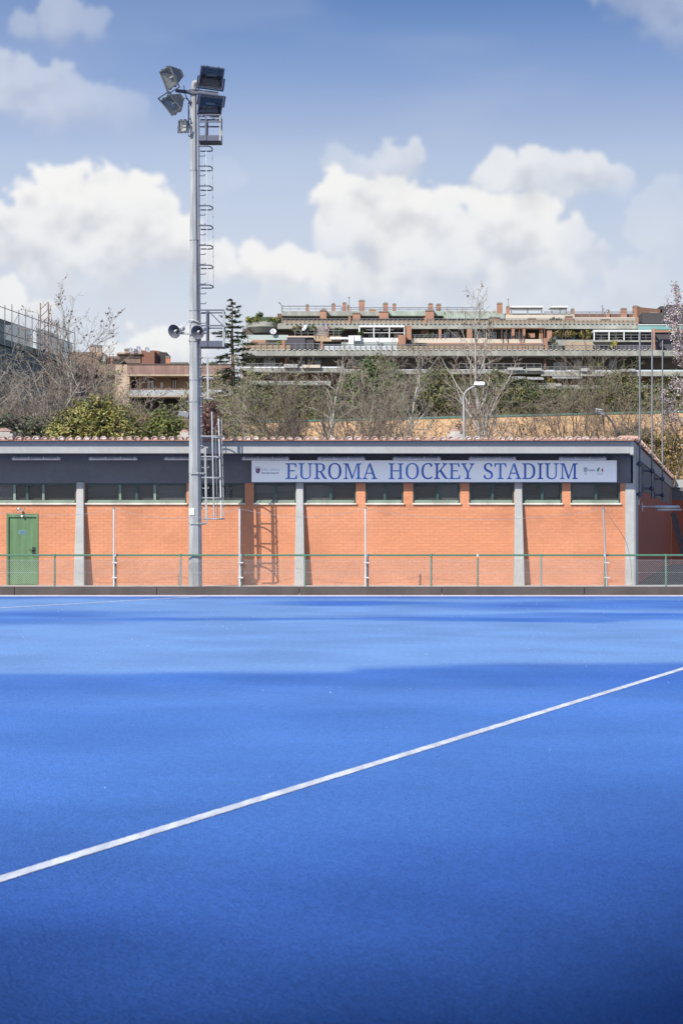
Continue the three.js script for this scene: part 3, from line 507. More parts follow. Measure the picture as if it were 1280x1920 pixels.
// ------------------------------------------------------------------ the light mast
const MD = 53.0;
{
  const mp = (x, y, dz = 0) => P(x, y, MD - dz);
  const b0 = V(X(366.5, MD), 0.15, -MD), t0 = mp(363, 165), h = t0.y - b0.y, r0 = 0.205, r1 = 0.085;
  const axis = (y) => { const k = (y - b0.y) / h; return [mixv(b0.x, t0.x, k), mixv(r0, r1, k)]; };
  const mast = thing('light_mast', 'tall tapered grey steel light mast with caged ladder and two platforms', 'light mast', [b0.x, b0.y, b0.z]);
  // eight-sided tapered tube with welded sections
  const joints = [1099, 982, 888, 754, 713, 583, 451, 320, 165].map((y) => Y(y, MD)), shaft = [];
  joints[0] = b0.y;
  for (let i = 0; i + 1 < joints.length; i++) { const [xa, ra] = axis(joints[i]), [xb, rb] = axis(joints[i + 1]); const g = new THREE.CylinderGeometry(rb, ra * 1.0, joints[i + 1] - joints[i], 8, 1, true).rotateY(Math.PI / 8 + 0.12); g.translate((xa + xb) / 2, (joints[i] + joints[i + 1]) / 2, -MD); shaft.push(g); }
  const ms = mat.galv.clone(); ms.flatShading = true;
  const shaftM = part(mast, 'pole', shaft, ms);
  for (const y of [982, 888, 754, 713, 583, 451, 320]) { const [x, r] = axis(Y(y, MD)); part(mast, 'collar', new THREE.CylinderGeometry(r * 1.03 + 0.004, r * 1.03 + 0.004, 0.022, 8).rotateY(Math.PI / 8 + 0.12).translate(x, Y(y, MD), -MD), mat.galvDark); }
  part(mast, 'inspection_plate', rbox(X(359, MD) - 0.05, X(365, MD) + 0.01, Y(966, MD), Y(953, MD), -MD + 0.2, -MD + 0.17, 0.008), mat.white);
  part(mast, 'top_pipe', tube([mp(363, 168), mp(363, 160), mp(365, 154.5), mp(369, 154), mp(372, 157)], 0.065, 16, 10), mat.galv);
  // crossarm
  const ca = Y(175, MD);
  part(mast, 'crossarm', [sbar(V(X(331, MD), ca + 0.02, -MD + 0.25), V(X(357, MD), ca, -MD + 0.12), 0.07), sbar(V(X(357, MD), ca, -MD + 0.12), V(X(410, MD), ca - 0.05, -MD + 0.1), 0.07), sbar(V(X(372, MD), ca + 0.1, -MD - 0.06), V(X(408, MD), ca + 0.04, -MD - 0.06), 0.025), sbar(V(X(408, MD), ca + 0.06, -MD - 0.06), V(X(408, MD), ca - 0.12, -MD - 0.06), 0.025)], mat.steel);
  part(mast, 'head_clamp', new THREE.CylinderGeometry(0.13, 0.12, 0.12, 8).translate(X(363, MD), ca + 0.03, -MD), mat.steel);
  part(mast, 'cable', [tube([mp(345, 160, .2), mp(347, 175, .22), mp(352, 186, .2), mp(357, 191, .12)], 0.012, 12, 5), tube([mp(342, 186, .2), mp(348, 184, .2), mp(355, 191, .15), mp(358, 199, .1)], 0.012, 12, 5), tube([mp(353, 252, .1), mp(356, 257, .12), mp(359, 250, .1)], 0.012, 10, 5)], mat.black);
  // small side rail below the left floodlights
  part(mast, 'side_rail', [sbar(mp(354, 193), mp(354, 240), 0.035), sbar(mp(353, 193), mp(360, 193), 0.03), sbar(mp(353, 223), mp(360, 223), 0.03)], mat.steel);
  // upper ladder: one stile beside the mast with hooked rungs and hoops
  const ladder = part(mast, 'ladder', [sbar(mp(372.5, 158, .05), mp(374.5, 560, .05), 0.045), sbar(mp(374.5, 560, .05), mp(378.5, 842, .05), 0.045)], mat.steel);
  const lx = (y) => y < 560 ? mixv(372.5, 374.5, (y - 158) / 402) : mixv(374.5, 378.5, (y - 560) / 282);
  for (let y = 182; y < 660; y += 18.45) part(ladder, 'rung', [bar(mp(lx(y) + .5, y, .05), mp(lx(y) + 10.5, y, .05), 0.012, 5), bar(mp(lx(y) + 10.5, y + .3, .05), mp(lx(y) + 11.2, y - 3, .05), 0.012, 5)], mat.steel);
  const hoop = (x0, x1, y, dep, r = 0.014) => {
    const c = X((x0 + x1) / 2, MD), hw = X(x1, MD) - c, pts = [V(X(x0, MD), Y(y, MD), -MD + dep), V(X(x0 + 8, MD), Y(y, MD), -MD + dep)];
    for (let k = 0; k <= 8; k++) { const a = Math.PI / 2 - Math.PI * k / 8; pts.push(V(c + 0.1 + (hw - 0.1) * Math.cos(a), Y(y, MD), -MD + dep * Math.sin(a))); }
    pts.push(V(X(x0 + 1, MD), Y(y, MD), -MD - dep)); return tube(pts, r, 26, 5);
  };
  for (let y = 279; y < 545; y += 36.9) part(ladder, 'hoop', hoop(lx(y), lx(y) + 25, y, 0.33, 0.018), mat.steel);
  part(ladder, 'cage_bar', bar(mp(387, 283, .33), mp(389.5, 532, .33), 0.012, 5), mat.dirtyWhite); part(ladder, 'cage_bar', bar(mp(398.2, 280), mp(400.5, 540), 0.009, 5), mat.galv);
  for (let y = 670; y < 840; y += 18.45) part(ladder, 'rung', bar(mp(lx(y) - 2, y, .1), mp(lx(y) + 2, y, .1), 0.014, 5), mat.galv);
  // stub of ladder between the platforms
  part(mast, 'ladder_stub', [sbar(mp(389.5, 672), mp(390, 748), 0.05), tube([mp(379, 709.5), mp(389, 708), mp(400, 709.5)], 0.022, 8, 5), tube([mp(379, 748.5), mp(390, 746), mp(400, 748.5)], 0.022, 8, 5), sbar(mp(376, 671), mp(399, 671), 0.03)], mat.galv);
  // lower caged ladder
  const lower = part(mast, 'lower_ladder', [sbar(mp(384.5, 838, .02), mp(387, 978, .02), 0.055), tube([mp(387, 976, .02), mp(387, 981, .02), mp(381, 982, .02), mp(374, 983, .05)], 0.026, 12, 6), sbar(mp(378, 839, .02), mp(390, 839, .02), 0.035)], mat.galv);
  for (let y = 877; y < 960; y += 38.6) part(lower, 'rung', [bar(mp(379, y), mp(391, y), 0.013, 5), bar(mp(379, y), mp(378.4, y - 3), 0.013, 5), bar(mp(391, y), mp(391.6, y - 3), 0.013, 5)], mat.galv);
  for (const [y, k] of [[819, 417], [857, 417.5], [896, 418.5], [934, 420], [973, 420.5]]) part(lower, 'hoop', hoop(378 + (y - 819) * 0.02, k, y, 0.3, 0.02), mat.galv);
  part(lower, 'cage_bar', bar(mp(397.5, 772, .3), mp(401.5, 974, .3), 0.026, 6), mat.galv); part(lower, 'cage_bar', bar(mp(410, 785, .2), mp(415.5, 974, .2), 0.022, 6), mat.dirtyWhite); part(lower, 'cage_bar', bar(mp(415.5, 786, 0), mp(420, 973, 0), 0.014, 6), mat.galv); part(lower, 'cage_bar', bar(mp(404, 800, -.3), mp(408, 974, -.3), 0.014, 6), mat.galvDark);
  for (const y of [888, 982]) part(mast, 'strap', [sbar(mp(356, y, .2), mp(372, y, .19), 0.03), sbar(mp(372, y, .19), mp(384, y, .04), 0.045), new THREE.SphereGeometry(0.04, 8, 6).translate(X(372, MD), Y(y, MD), -MD + 0.2)], mat.galv);
  // platforms
  const platform = (x0, x1, yt, ym, yf, yb, name) => {
    const zf = -MD + 0.32, zb = -MD - 0.32, a = X(x0, MD), b = X(x1, MD), T1 = Y(yt, MD), F1 = Y(yf, MD), B1 = Y(yb, MD);
    const p = part(mast, 'platform', [box(a, b, B1, B1 + 0.03, zf, zb), box(a, b, B1 + 0.03, F1, zf + 0.0, zf - 0.012), box(b - 0.012, b, B1 + 0.03, F1, zf - 0.012, zb), box(a, b - 0.012, B1 + 0.03, F1, zb + 0.012, zb)], mat.steel);
    for (const [x, z] of [[a + 0.2, zf], [b, zf - 0.02], [b, zb + 0.02], [a + 0.2, zb]]) part(p, 'upright', sbar(V(x, B1, z), V(x, T1, z), 0.045), x === b ? mat.galv : mat.steel);
    for (const y of [T1, Y(ym, MD)]) part(p, 'guard_rail', [sbar(V(a, y, zf), V(b, y, zf), 0.035), sbar(V(b, y, zf), V(b, y, zb), 0.035), sbar(V(a, y, zb), V(b, y, zb), 0.035)], mat.steel);
    part(p, 'brace', [sbar(V(a + 0.22, T1, zf), V(b, Y(ym, MD), zf - 0.02), 0.025)], mat.steel);
    return p;
  };
  platform(374, 414, 220, 233, 258, 268); platform(376, 420, 584, 613, 641, 652);

  // floodlights: tapered housing, rim, glass, reflector, lamp and yoke
  const glassy = new THREE.MeshPhysicalMaterial({ color: 0xffffff, roughness: 0.06, transmission: 1, thickness: 0, ior: 1.5 });
  const housing = M(0.085, 0.09, 0.097, 0.55), rimM = M(0.13, 0.138, 0.142, 0.5, { metal: 0.2 }), rimShaded = M(0.075, 0.08, 0.10, 0.5, { metal: 0.2 }), refl = M(0.26, 0.275, 0.285, 0.35, { metal: 0.7, double: true }), reflShaded = M(0.05, 0.052, 0.06, 0.4, { metal: 0.7, double: true });  // right floodlights get darker rim and reflector colours so they look unlit
  const loft = (w0, h0, w1, h1, d) => { const g = new THREE.CylinderGeometry(Math.SQRT1_2, Math.SQRT1_2, 1, 4, 1, true).rotateY(Math.PI / 4); const q = g.attributes.position; for (let i = 0; i < q.count; i++) { const back = q.getY(i) < 0; q.setXYZ(i, q.getX(i) * (back ? w1 : w0), q.getZ(i) * (back ? h1 : h0), back ? -d : 0); } const o = g.toNonIndexed(); o.computeVertexNormals(); return o; };
  const flood = (label, px, py, dz, yaw, pitch, roll, s, up) => {
    const t = thing('floodlight', label, 'floodlight', [X(px, MD), Y(py, MD), -MD + dz], 'floodlights on the light mast');
    const w = 0.62 * s, hh = (roll < -0.1 ? 0.6 : 0.52) * s, d = 0.34 * s, head = new THREE.Group(); t.add(head); head.rotation.set(pitch, yaw, roll, 'YXZ');
    const put = (name, list, m, par = t) => { const g = joined(list).applyMatrix4(new THREE.Matrix4().makeRotationFromEuler(head.rotation)); const o = new THREE.Mesh(g, m); o.name = name; o.castShadow = o.receiveShadow = true; par.add(o); return o; };
    t.remove(head);
    const hm = housing.clone(); hm.side = THREE.DoubleSide;
    const hs = put('housing', [loft(w, hh, w * 0.6, hh * 0.62, d * 0.7), loft(w * 0.6, hh * 0.62, w * 0.34, hh * 0.34, d * 0.3).translate(0, 0, -d * 0.7), new THREE.BoxGeometry(w * 0.36, hh * 0.36, 0.06 * s).translate(0, 0, -d - 0.02 * s)], hm);
    put('fin', [-0.2, -0.1, 0, 0.1, 0.2].map((k) => new THREE.BoxGeometry(0.012, hh * 0.5, d * 0.28).translate(k * w, 0, -d * 0.9)), hm, hs);
    const e = 0.035 * s, fr = put('rim', [new THREE.BoxGeometry(w + e, e, 0.05).translate(0, hh / 2, 0.02), new THREE.BoxGeometry(w + e, e, 0.05).translate(0, -hh / 2, 0.02), new THREE.BoxGeometry(e, hh - e, 0.05).translate(-w / 2, 0, 0.02), new THREE.BoxGeometry(e, hh - e, 0.05).translate(w / 2, 0, 0.02)], s === 1 && yaw > 0 ? rimShaded : rimM);
    put('clip', [[-.25, .5], [.25, .5], [-.25, -.5], [.25, -.5]].map(([a, b]) => new THREE.BoxGeometry(0.03, 0.05, 0.07).translate(a * w, b * (hh + e), 0.01)), hm, fr);
    put('glass', [new THREE.BoxGeometry(w - e, hh - e, 0.006).translate(0, 0, 0.02)], glassy);
    const rf = put('reflector', [loft(w * 0.94, hh * 0.92, w * 0.5, hh * 0.3, d * 0.55).translate(0, 0, -0.01), new THREE.BoxGeometry(w * 0.5, hh * 0.3, 0.01).translate(0, 0, -d * 0.56)], yaw > 0 ? reflShaded : refl);
    put('lamp_tube', [new THREE.CapsuleGeometry(0.03 * s, w * 0.4, 3, 8).rotateZ(Math.PI / 2).translate(0, 0, -d * 0.3)], yaw > 0 ? M(0.12, 0.12, 0.13, 0.4) : M(0.5, 0.5, 0.47, 0.4), rf);  // right-hand tubes darkened in colour too, as if in shade
    const k = up ? -1 : 1, yk = 0.36 * s * k;
    put('yoke', [sbar(V(-w / 2 - 0.05, 0, 0), V(-w / 2 - 0.05, yk, 0.02), 0.045, 0.02), sbar(V(w / 2 + 0.05, 0, 0), V(w / 2 + 0.05, yk, 0.02), 0.045, 0.02), sbar(V(-w / 2 - 0.06, yk, 0.02), V(w / 2 + 0.06, yk, 0.02), 0.03)], mat.steel);
    return t;
  };
  flood('upper left floodlight on the mast, its glass turned to the left', 319, 150, 0.25, -1.02, 0.42, 0.06, 1, true);
  flood('lower left floodlight on the mast, tipped steeply downward to the left', 324, 200, 0.25, -0.98, 0.72, 0.1, 0.95, false);
  flood('upper right floodlight facing the pitch above the crossarm', 398, 149.5, 0.3, 0.06, 0.72, -0.13, 1, true);
  flood('lower right floodlight facing the pitch below the crossarm', 396, 203, 0.3, 0.06, 0.8, -0.13, 1, false);
  flood('small pale floodlight low on the left of the mast head', 345, 238, 0.12, -0.75, 0.15, -0.12, 0.5, true);

  // horn loudspeakers
  const horn = (label, px, py, yaw) => {
    const t = thing('loudspeaker', label, 'loudspeaker', [X(px, MD), Y(py, MD), -MD + 0.34], 'horn loudspeakers on the light mast');
    const e = new THREE.Euler(0.30, yaw, 0, 'YXZ'), put = (name, g, m) => { const o = new THREE.Mesh(uvBox(g.applyMatrix4(new THREE.Matrix4().makeRotationFromEuler(e))), m); o.name = name; o.castShadow = o.receiveShadow = true; t.add(o); };
    const prof = [[0.05, -0.3], [0.06, -0.22], [0.085, -0.14], [0.125, -0.07], [0.175, -0.01], [0.198, 0.0], [0.203, 0.006], [0.196, 0.008], [0.17, -0.004], [0.118, -0.062], [0.075, -0.13], [0.045, -0.2], [0.04, -0.28], [0.001, -0.28]].map((a) => new THREE.Vector2(...a));
    put('flare', new THREE.LatheGeometry(prof.slice(0, 8), 28).rotateX(Math.PI / 2), mat.dirtyWhite);
    put('inner_bell', new THREE.LatheGeometry(prof.slice(7), 28).rotateX(Math.PI / 2), M(0.06, 0.063, 0.08, 0.6, { double: true }));
    put('driver', new THREE.CylinderGeometry(0.075, 0.085, 0.15, 14).rotateX(Math.PI / 2).translate(0, 0, -0.36), mat.dirtyWhite);
    put('throat', new THREE.CapsuleGeometry(0.032, 0.09, 3, 10).rotateX(Math.PI / 2).translate(0, 0, -0.09), mat.dirtyWhite);
    put('bracket', joined([sbar(V(-0.08, -0.09, -0.2), V(0.08, -0.09, -0.2), 0.03), sbar(V(0, -0.09, -0.2), V(0.1, -0.1, -0.34), 0.03)]), mat.galv);
  };
  horn('left horn loudspeaker reaching out from the mast on its bracket', 329, 623.5, -0.5); horn('right horn loudspeaker fixed in front of the mast', 372.5, 625, -0.32);
  part(mast, 'speaker_arm', [bar(mp(338, 625.5, .15), mp(376, 626.5, .15), 0.022, 6), new THREE.CylinderGeometry(0.165, 0.165, 0.05, 10).translate(X(365, MD), Y(639, MD), -MD), new THREE.CylinderGeometry(0.165, 0.165, 0.04, 10).translate(X(365, MD), Y(603, MD), -MD)], mat.galv);
  part(mast, 'speaker_cable', tube([mp(343, 606, .2), mp(347, 608.5, .22), mp(351, 602, .22), mp(356, 600, .2), mp(364, 600, .22), mp(372, 604, .2), mp(377, 608, .1)], 0.014, 30, 5), mat.dirtyWhite);
}

// ------------------------------------------------------------------ plants
class Buf {                                       // triangles with normals and colours
  constructor() { this.p = []; this.n = []; this.c = []; }
  tube(pts, rs, sides, col) {
    const rings = [], t = V(), u = V(), w = V();
    for (let i = 0; i < pts.length; i++) {
      t.copy(pts[Math.min(i + 1, pts.length - 1)]).sub(pts[Math.max(i - 1, 0)]).normalize();
      u.set(Math.abs(t.y) < 0.9 ? 0 : 1, Math.abs(t.y) < 0.9 ? 1 : 0, 0).cross(t).normalize(); w.copy(t).cross(u);
      const ring = []; for (let k = 0; k < sides; k++) { const a = 2 * Math.PI * k / sides, c = Math.cos(a), s = Math.sin(a); ring.push([u.x * c + w.x * s, u.y * c + w.y * s, u.z * c + w.z * s]); } rings.push(ring);
    }
    for (let i = 0; i + 1 < pts.length; i++) for (let k = 0; k < sides; k++) {
      const k2 = (k + 1) % sides;
      for (const [j, m] of [[i, k], [i, k2], [i + 1, k], [i, k2], [i + 1, k2], [i + 1, k]]) { const q = rings[j][m], o = pts[j], r = rs[j]; this.p.push(o.x + q[0] * r, o.y + q[1] * r, o.z + q[2] * r); this.n.push(...q); this.c.push(...col); }
    }
  }
  leaf(o, d, nrm, len, wid, col) {                // a folded lozenge: two triangles
    const s = d.clone().cross(nrm).normalize().multiplyScalar(wid / 2), e = d.clone().multiplyScalar(len), m = d.clone().multiplyScalar(len * 0.45).addScaledVector(nrm, -wid * 0.12);
    const A = o, B = o.clone().add(m).add(s), C = o.clone().add(e), E = o.clone().add(m).sub(s);
    for (const q of [A, B, C, A, C, E]) { this.p.push(q.x, q.y, q.z); this.n.push(nrm.x, nrm.y, nrm.z); this.c.push(...col); }
  }
  geo() { const g = new THREE.BufferGeometry(); g.setAttribute('position', new THREE.Float32BufferAttribute(this.p, 3)); g.setAttribute('normal', new THREE.Float32BufferAttribute(this.n, 3)); g.setAttribute('color', new THREE.Float32BufferAttribute(this.c, 3)); return g; }
}
const barkM = M(1, 1, 1, 0.9, { vc: true, map: T.bark }), leafM = M(1, 1, 1, 0.55, { vc: true, double: true }), needleM = M(1, 1, 1, 0.75, { vc: true, double: true });
const rv = (R) => { const z = 2 * R() - 1, a = 6.2832 * R(), s = Math.sqrt(1 - z * z); return V(s * Math.cos(a), z, s * Math.sin(a)); };
function grow(o, R, trunk, crown, tips) {         // a bare tree: tapered trunk, limbs, branches and twigs
  const branch = (p, d, len, r, lv) => {
    const seg = lv === 0 ? 9 : lv === 1 ? 7 : lv === 2 ? 5 : 3, pts = [p.clone()], rs = [r], dir = d.clone(), cur = p.clone(), end = lv === 0 ? 0.22 : 0.3;
    for (let i = 1; i <= seg; i++) {
      dir.addScaledVector(rv(R), (lv === 0 ? 0.10 : 0.2 + 0.03 * lv) * (o.wob ?? 1)).addScaledVector(V(0, 1, 0), lv ? (o.up ?? 0.07) : 0.05).normalize();
      cur.addScaledVector(dir, len / seg); pts.push(cur.clone()); rs.push(Math.max(o.min ?? 0.006, r * mixv(1, end, i / seg)));
    }
    (lv < 2 ? trunk : crown).tube(pts, rs, lv === 0 ? 8 : lv === 1 ? 5 : lv === 2 ? 4 : 3, lv < 2 ? o.bark : o.twig ?? o.bark);
    if (lv >= (o.levels ?? 4)) { tips.push([cur.clone(), dir.clone()]); return; }
    const n = Math.round((o.kids?.[lv] ?? [8, 5, 4, 2][lv] ?? 2) * (0.75 + 0.5 * R())), start = lv === 0 ? (o.clear ?? 0.3) : 0.18;
    let az = R() * 6.28;
    for (let k = 0; k < n; k++) {
      const t = start + (1 - start) * (k + R() * 0.8) / n, i = Math.min(seg - 1, Math.floor(t * seg)), q = pts[i].clone().lerp(pts[i + 1], t * seg - i), along = pts[i + 1].clone().sub(pts[i]).normalize();
      az += 2.4 + R(); const perp = V(Math.cos(az), 0, Math.sin(az)); perp.addScaledVector(along, -perp.dot(along)).normalize();
      const open = (o.open?.[lv] ?? [0.85, 0.8, 0.8, 0.8][lv]) * (0.75 + 0.5 * R());
      branch(q, along.multiplyScalar(Math.cos(open)).addScaledVector(perp, Math.sin(open)).normalize(), len * (o.ratio?.[lv] ?? [0.6, 0.55, 0.5, 0.45][lv]) * (1.1 - 0.55 * t) * (0.75 + 0.5 * R()), Math.max(o.min ?? 0.006, rs[i] * (lv === 0 ? 0.62 : 0.6)), lv + 1);
    }
  };
  for (let s = 0; s < (o.stems ?? 1); s++) {
    const lean = (o.stems ?? 1) > 1 ? 0.5 : (o.lean ?? 0.05), a = R() * 6.28;
    branch(V(o.x + (s ? (R() - .5) * 0.5 : 0), o.y, o.z + (s ? (R() - .5) * 0.5 : 0)), V(Math.cos(a) * lean + (o.tilt ?? 0), 1, Math.sin(a) * lean).normalize(), o.h * (s ? 0.7 + 0.3 * R() : 1), o.r * (s ? 0.75 : 1), 0);
  }
}
function bareTree(o) {                            // px: trunk, top: crown's top, both as seen at distance D
  const R = rng(o.seed), x = X(o.px, o.D), y = ground(o.D, x) - 0.2, z = -o.D, h = (Y(o.top, o.D) - y) / (o.reach ?? 1.27), trunk = new Buf(), crown = new Buf(), tips = [];
  grow({ ...o, x, y, z, h, r: o.r ?? h * 0.014 }, R, trunk, crown, tips);
  const hs = tips.map((t) => t[0].y).sort((a, b) => b - a), f = (Y(o.top, o.D) - y) / (hs[Math.floor(hs.length * (o.tip ?? 0.008))] - y);   // grown to its height
  for (const q of [trunk.p, crown.p]) for (let i = 0; i < q.length; i += 3) { q[i] = x + (q[i] - x) * (o.girth ?? 1) * Math.min(f, 1.15); q[i + 1] = y + (q[i + 1] - y) * f; q[i + 2] = z + (q[i + 2] - z) * Math.min(f, 1.15); }
  for (const t of tips) t[0].set(x + (t[0].x - x) * (o.girth ?? 1) * Math.min(f, 1.15), y + (t[0].y - y) * f, z + (t[0].z - z) * Math.min(f, 1.15));
  if (o.leaves) for (const [p, d] of tips) for (let k = 0; k < o.leaves; k++) if (R() < (o.leafy ?? 1)) {
    const n = rv(R), c = o.leafCols[Math.floor(R() * o.leafCols.length)], q = p.clone().addScaledVector(d, (R() - 0.8) * (o.leafSpread ?? 0.25)).addScaledVector(rv(R), o.leafOff ?? 0.05), s = (o.leaf ?? 0.07) * (0.6 + 0.8 * R());
    crown.leaf(q, rv(R), n, s, s * 0.6, c.map((v) => v * (0.8 + 0.4 * R())));
  }
  const t = thing(o.name ?? 'bare_tree', o.label, o.cat ?? 'tree', [x, y, z], o.group);
  part(t, 'trunk', trunk.geo(), barkM); part(t, 'crown', crown.geo(), o.leaves ? leafM : barkM);
  return t;
}
function leafyTree(o) {                           // lobes [px, py, r in px, ...] seen at distance D; leaves in clumps over and inside the lobes
  const R = rng(o.seed), crown = new Buf(), trunk = new Buf(), k = o.D / F, cx = X(o.px, o.D), y = ground(o.D, cx) - 0.2;
  const lobes = o.lobes.map(([px, py, r, ry]) => ({ c: V(X(px, o.D), Y(py, o.D), -o.D + (R() - 0.5) * r * k * 0.8), r: r * k, ry: (ry ?? r) * k }));
  const vol = lobes.reduce((a, l) => a + l.r * l.ry, 0);
  for (const l of lobes) {
    const clumps = Math.ceil(o.clumps * l.r * l.ry / vol);
    for (let i = 0; i < clumps; i++) {
      const d = rv(R), q = 0.35 + 0.7 * Math.pow(R(), 0.5), c = l.c.clone().add(V(d.x * l.r * q, d.y * l.ry * q, d.z * l.r * q * 0.9)), cr = (o.clump ?? 0.22) * (0.6 + 0.8 * R()), tone = 0.8 + 0.4 * R(), base = o.cols[Math.floor(R() * o.cols.length)];
      for (let j = 0; j < o.per; j++) {
        const e = rv(R), p = c.clone().addScaledVector(e, cr * Math.sqrt(R())), n = e.clone().multiplyScalar(0.6).add(d.clone().multiplyScalar(0.5)).add(V(0, 0.5, 0)).addScaledVector(rv(R), 0.6).normalize();
        const dir = rv(R); dir.addScaledVector(n, -dir.dot(n)).normalize(); const s = o.leaf * (0.6 + 0.8 * R());
        crown.leaf(p, dir, n, s, s * (o.wide ?? 0.5), base.map((v) => v * tone * (0.8 + 0.4 * R())));
      }
    }
    trunk.tube([V(cx, y, -o.D), V(cx, y, -o.D).lerp(l.c, 0.45).add(V((R() - .5) * 0.3, 0.2, 0)), l.c.clone().add(V(0, l.ry * 0.5, 0))], [o.r ?? 0.14, 0.08, 0.02], 6, o.bark ?? [0.11, 0.085, 0.06]);
    for (let b = 0; b < 10; b++) { const d = rv(R), e = l.c.clone().add(V(d.x * l.r, Math.abs(d.y) * l.ry, d.z * l.r)); trunk.tube([l.c.clone(), l.c.clone().lerp(e, 0.5).addScaledVector(rv(R), 0.1), e], [0.03, 0.02, 0.008], 4, o.bark ?? [0.11, 0.085, 0.06]); }
  }
  const t = thing(o.name, o.label, o.cat ?? 'tree', [cx, y, -o.D], o.group);
  part(t, 'trunk', trunk.geo(), barkM); part(t, 'crown', crown.geo(), o.needles ? needleM : leafM);
  return t;
}
const pale = [0.36, 0.305, 0.235], brown = [0.15, 0.12, 0.09], grey = [0.25, 0.20, 0.148], white = [0.44, 0.41, 0.355];
const limeLeaf = [[0.17, 0.20, 0.045], [0.22, 0.23, 0.06], [0.14, 0.16, 0.05]], redLeaf = [[0.10, 0.03, 0.03], [0.14, 0.05, 0.05], [0.18, 0.09, 0.08]], deadLeaf = [[0.13, 0.07, 0.05], [0.10, 0.06, 0.05]], blossom = [[0.48, 0.40, 0.40], [0.40, 0.31, 0.315], [0.56, 0.51, 0.50]], olive = [[0.15, 0.145, 0.05], [0.11, 0.115, 0.04], [0.19, 0.17, 0.065], [0.075, 0.085, 0.032]];

// shrubs close behind the roof
leafyTree({ name: 'round_shrub', cat: 'shrub', label: 'big round yellow-green shrub behind the tiled eave at left', px: 182, D: 72, seed: 101, lobes: [[182, 795, 62, 50], [140, 808, 45, 42], [225, 800, 42, 42], [185, 765, 34, 24], [150, 785, 36], [120, 822, 34], [250, 815, 22, 30]], clumps: 640, per: 20, clump: 0.2, leaf: 0.115, wide: 0.42, cols: [[0.25, 0.225, 0.055], [0.215, 0.2, 0.05], [0.29, 0.26, 0.08], [0.14, 0.14, 0.034]] });
leafyTree({ name: 'round_shrub', cat: 'shrub', label: 'smaller mid-green shrub between the big round shrub and the light mast', px: 308, D: 74, seed: 102, lobes: [[308, 808, 38, 32], [282, 815, 25], [330, 812, 26], [305, 790, 22]], clumps: 260, per: 18, clump: 0.2, leaf: 0.11, cols: [[0.12, 0.15, 0.03], [0.09, 0.11, 0.025], [0.17, 0.17, 0.04]] });
leafyTree({ name: 'russet_shrub', cat: 'shrub', label: 'thin russet shrub at the left side of the smaller green shrub', px: 276, D: 74.6, seed: 103, lobes: [[274, 806, 18, 26], [268, 815, 14]], clumps: 55, per: 12, clump: 0.2, leaf: 0.12, cols: [[0.15, 0.06, 0.05], [0.17, 0.09, 0.05], [0.12, 0.09, 0.04]] });
leafyTree({ name: 'dark_shrub', cat: 'shrub', label: 'dark grey-green shrub at the far left edge behind the roof', px: 45, D: 73, seed: 104, lobes: [[40, 805, 45, 28], [85, 812, 30, 24], [0, 808, 35, 30], [-40, 800, 40]], clumps: 260, per: 14, clump: 0.2, leaf: 0.12, cols: [[0.06, 0.075, 0.035], [0.08, 0.095, 0.045], [0.045, 0.055, 0.03], [0.11, 0.115, 0.06]] });
leafyTree({ name: 'purple_shrub', cat: 'shrub', label: 'dark purple-leaved shrub just right of the light mast', px: 390, D: 74, seed: 105, lobes: [[388, 790, 25, 34], [405, 805, 24, 26], [372, 800, 20, 30], [392, 765, 16]], clumps: 190, per: 13, clump: 0.18, leaf: 0.09, cols: redLeaf });
leafyTree({ name: 'olive_shrub', cat: 'shrub', label: 'grey-green shrub behind the right end of the tiled eave', px: 1185, D: 96, seed: 106, lobes: [[1185, 808, 26, 26], [1165, 818, 18], [1205, 812, 20]], clumps: 120, per: 16, clump: 0.18, leaf: 0.09, wide: 0.3, cols: [[0.14, 0.16, 0.11], [0.10, 0.12, 0.08], [0.18, 0.19, 0.14]] });
leafyTree({ name: 'yellow_shrub', cat: 'shrub', label: 'yellow-green shrub above the shaded verge behind the flag poles', px: 1230, D: 96, seed: 107, lobes: [[1228, 835, 34, 40], [1262, 845, 34, 46], [1210, 830, 20], [1290, 850, 30, 50]], clumps: 260, per: 15, clump: 0.2, leaf: 0.11, cols: [[0.20, 0.17, 0.035], [0.15, 0.13, 0.035], [0.10, 0.10, 0.03], [0.24, 0.19, 0.04]] });

// the orange wall behind, with a green coping rail
{
  const t = thing('boundary_wall', 'high orange-yellow wall with a green rail behind the clubhouse roof', 'wall', [X(840, 105), ground(105), -105]);
  const a = [X(395, 110.3), -110.3], b = [X(1420, 98.2), -98.2], dx = b[0] - a[0], dz = b[1] - a[1], l = Math.hypot(dx, dz), nx = -dz / l, nz = dx / l, top = H + 6.29, bot = 0;
  const q = (off, th) => [[a[0] - nx * off, a[1] - nz * off], [b[0] - nx * off, b[1] - nz * off], [b[0] - nx * (off + th), b[1] - nz * (off + th)], [a[0] - nx * (off + th), a[1] - nz * (off + th)]];
  part(t, 'wall', prism(q(0, 0.3).map(([x, z]) => [x, z]), bot, top), M(0.60, 0.38, 0.205, 0.85, { map: T.soft, bump: 0.03, bumpMap: again(T.grain, 0.5, 0.16) }));
  part(t, 'rail', prism(q(-0.05, 0.4), top + 0.01, top + 0.12), M(0.05, 0.13, 0.10, 0.6));
}

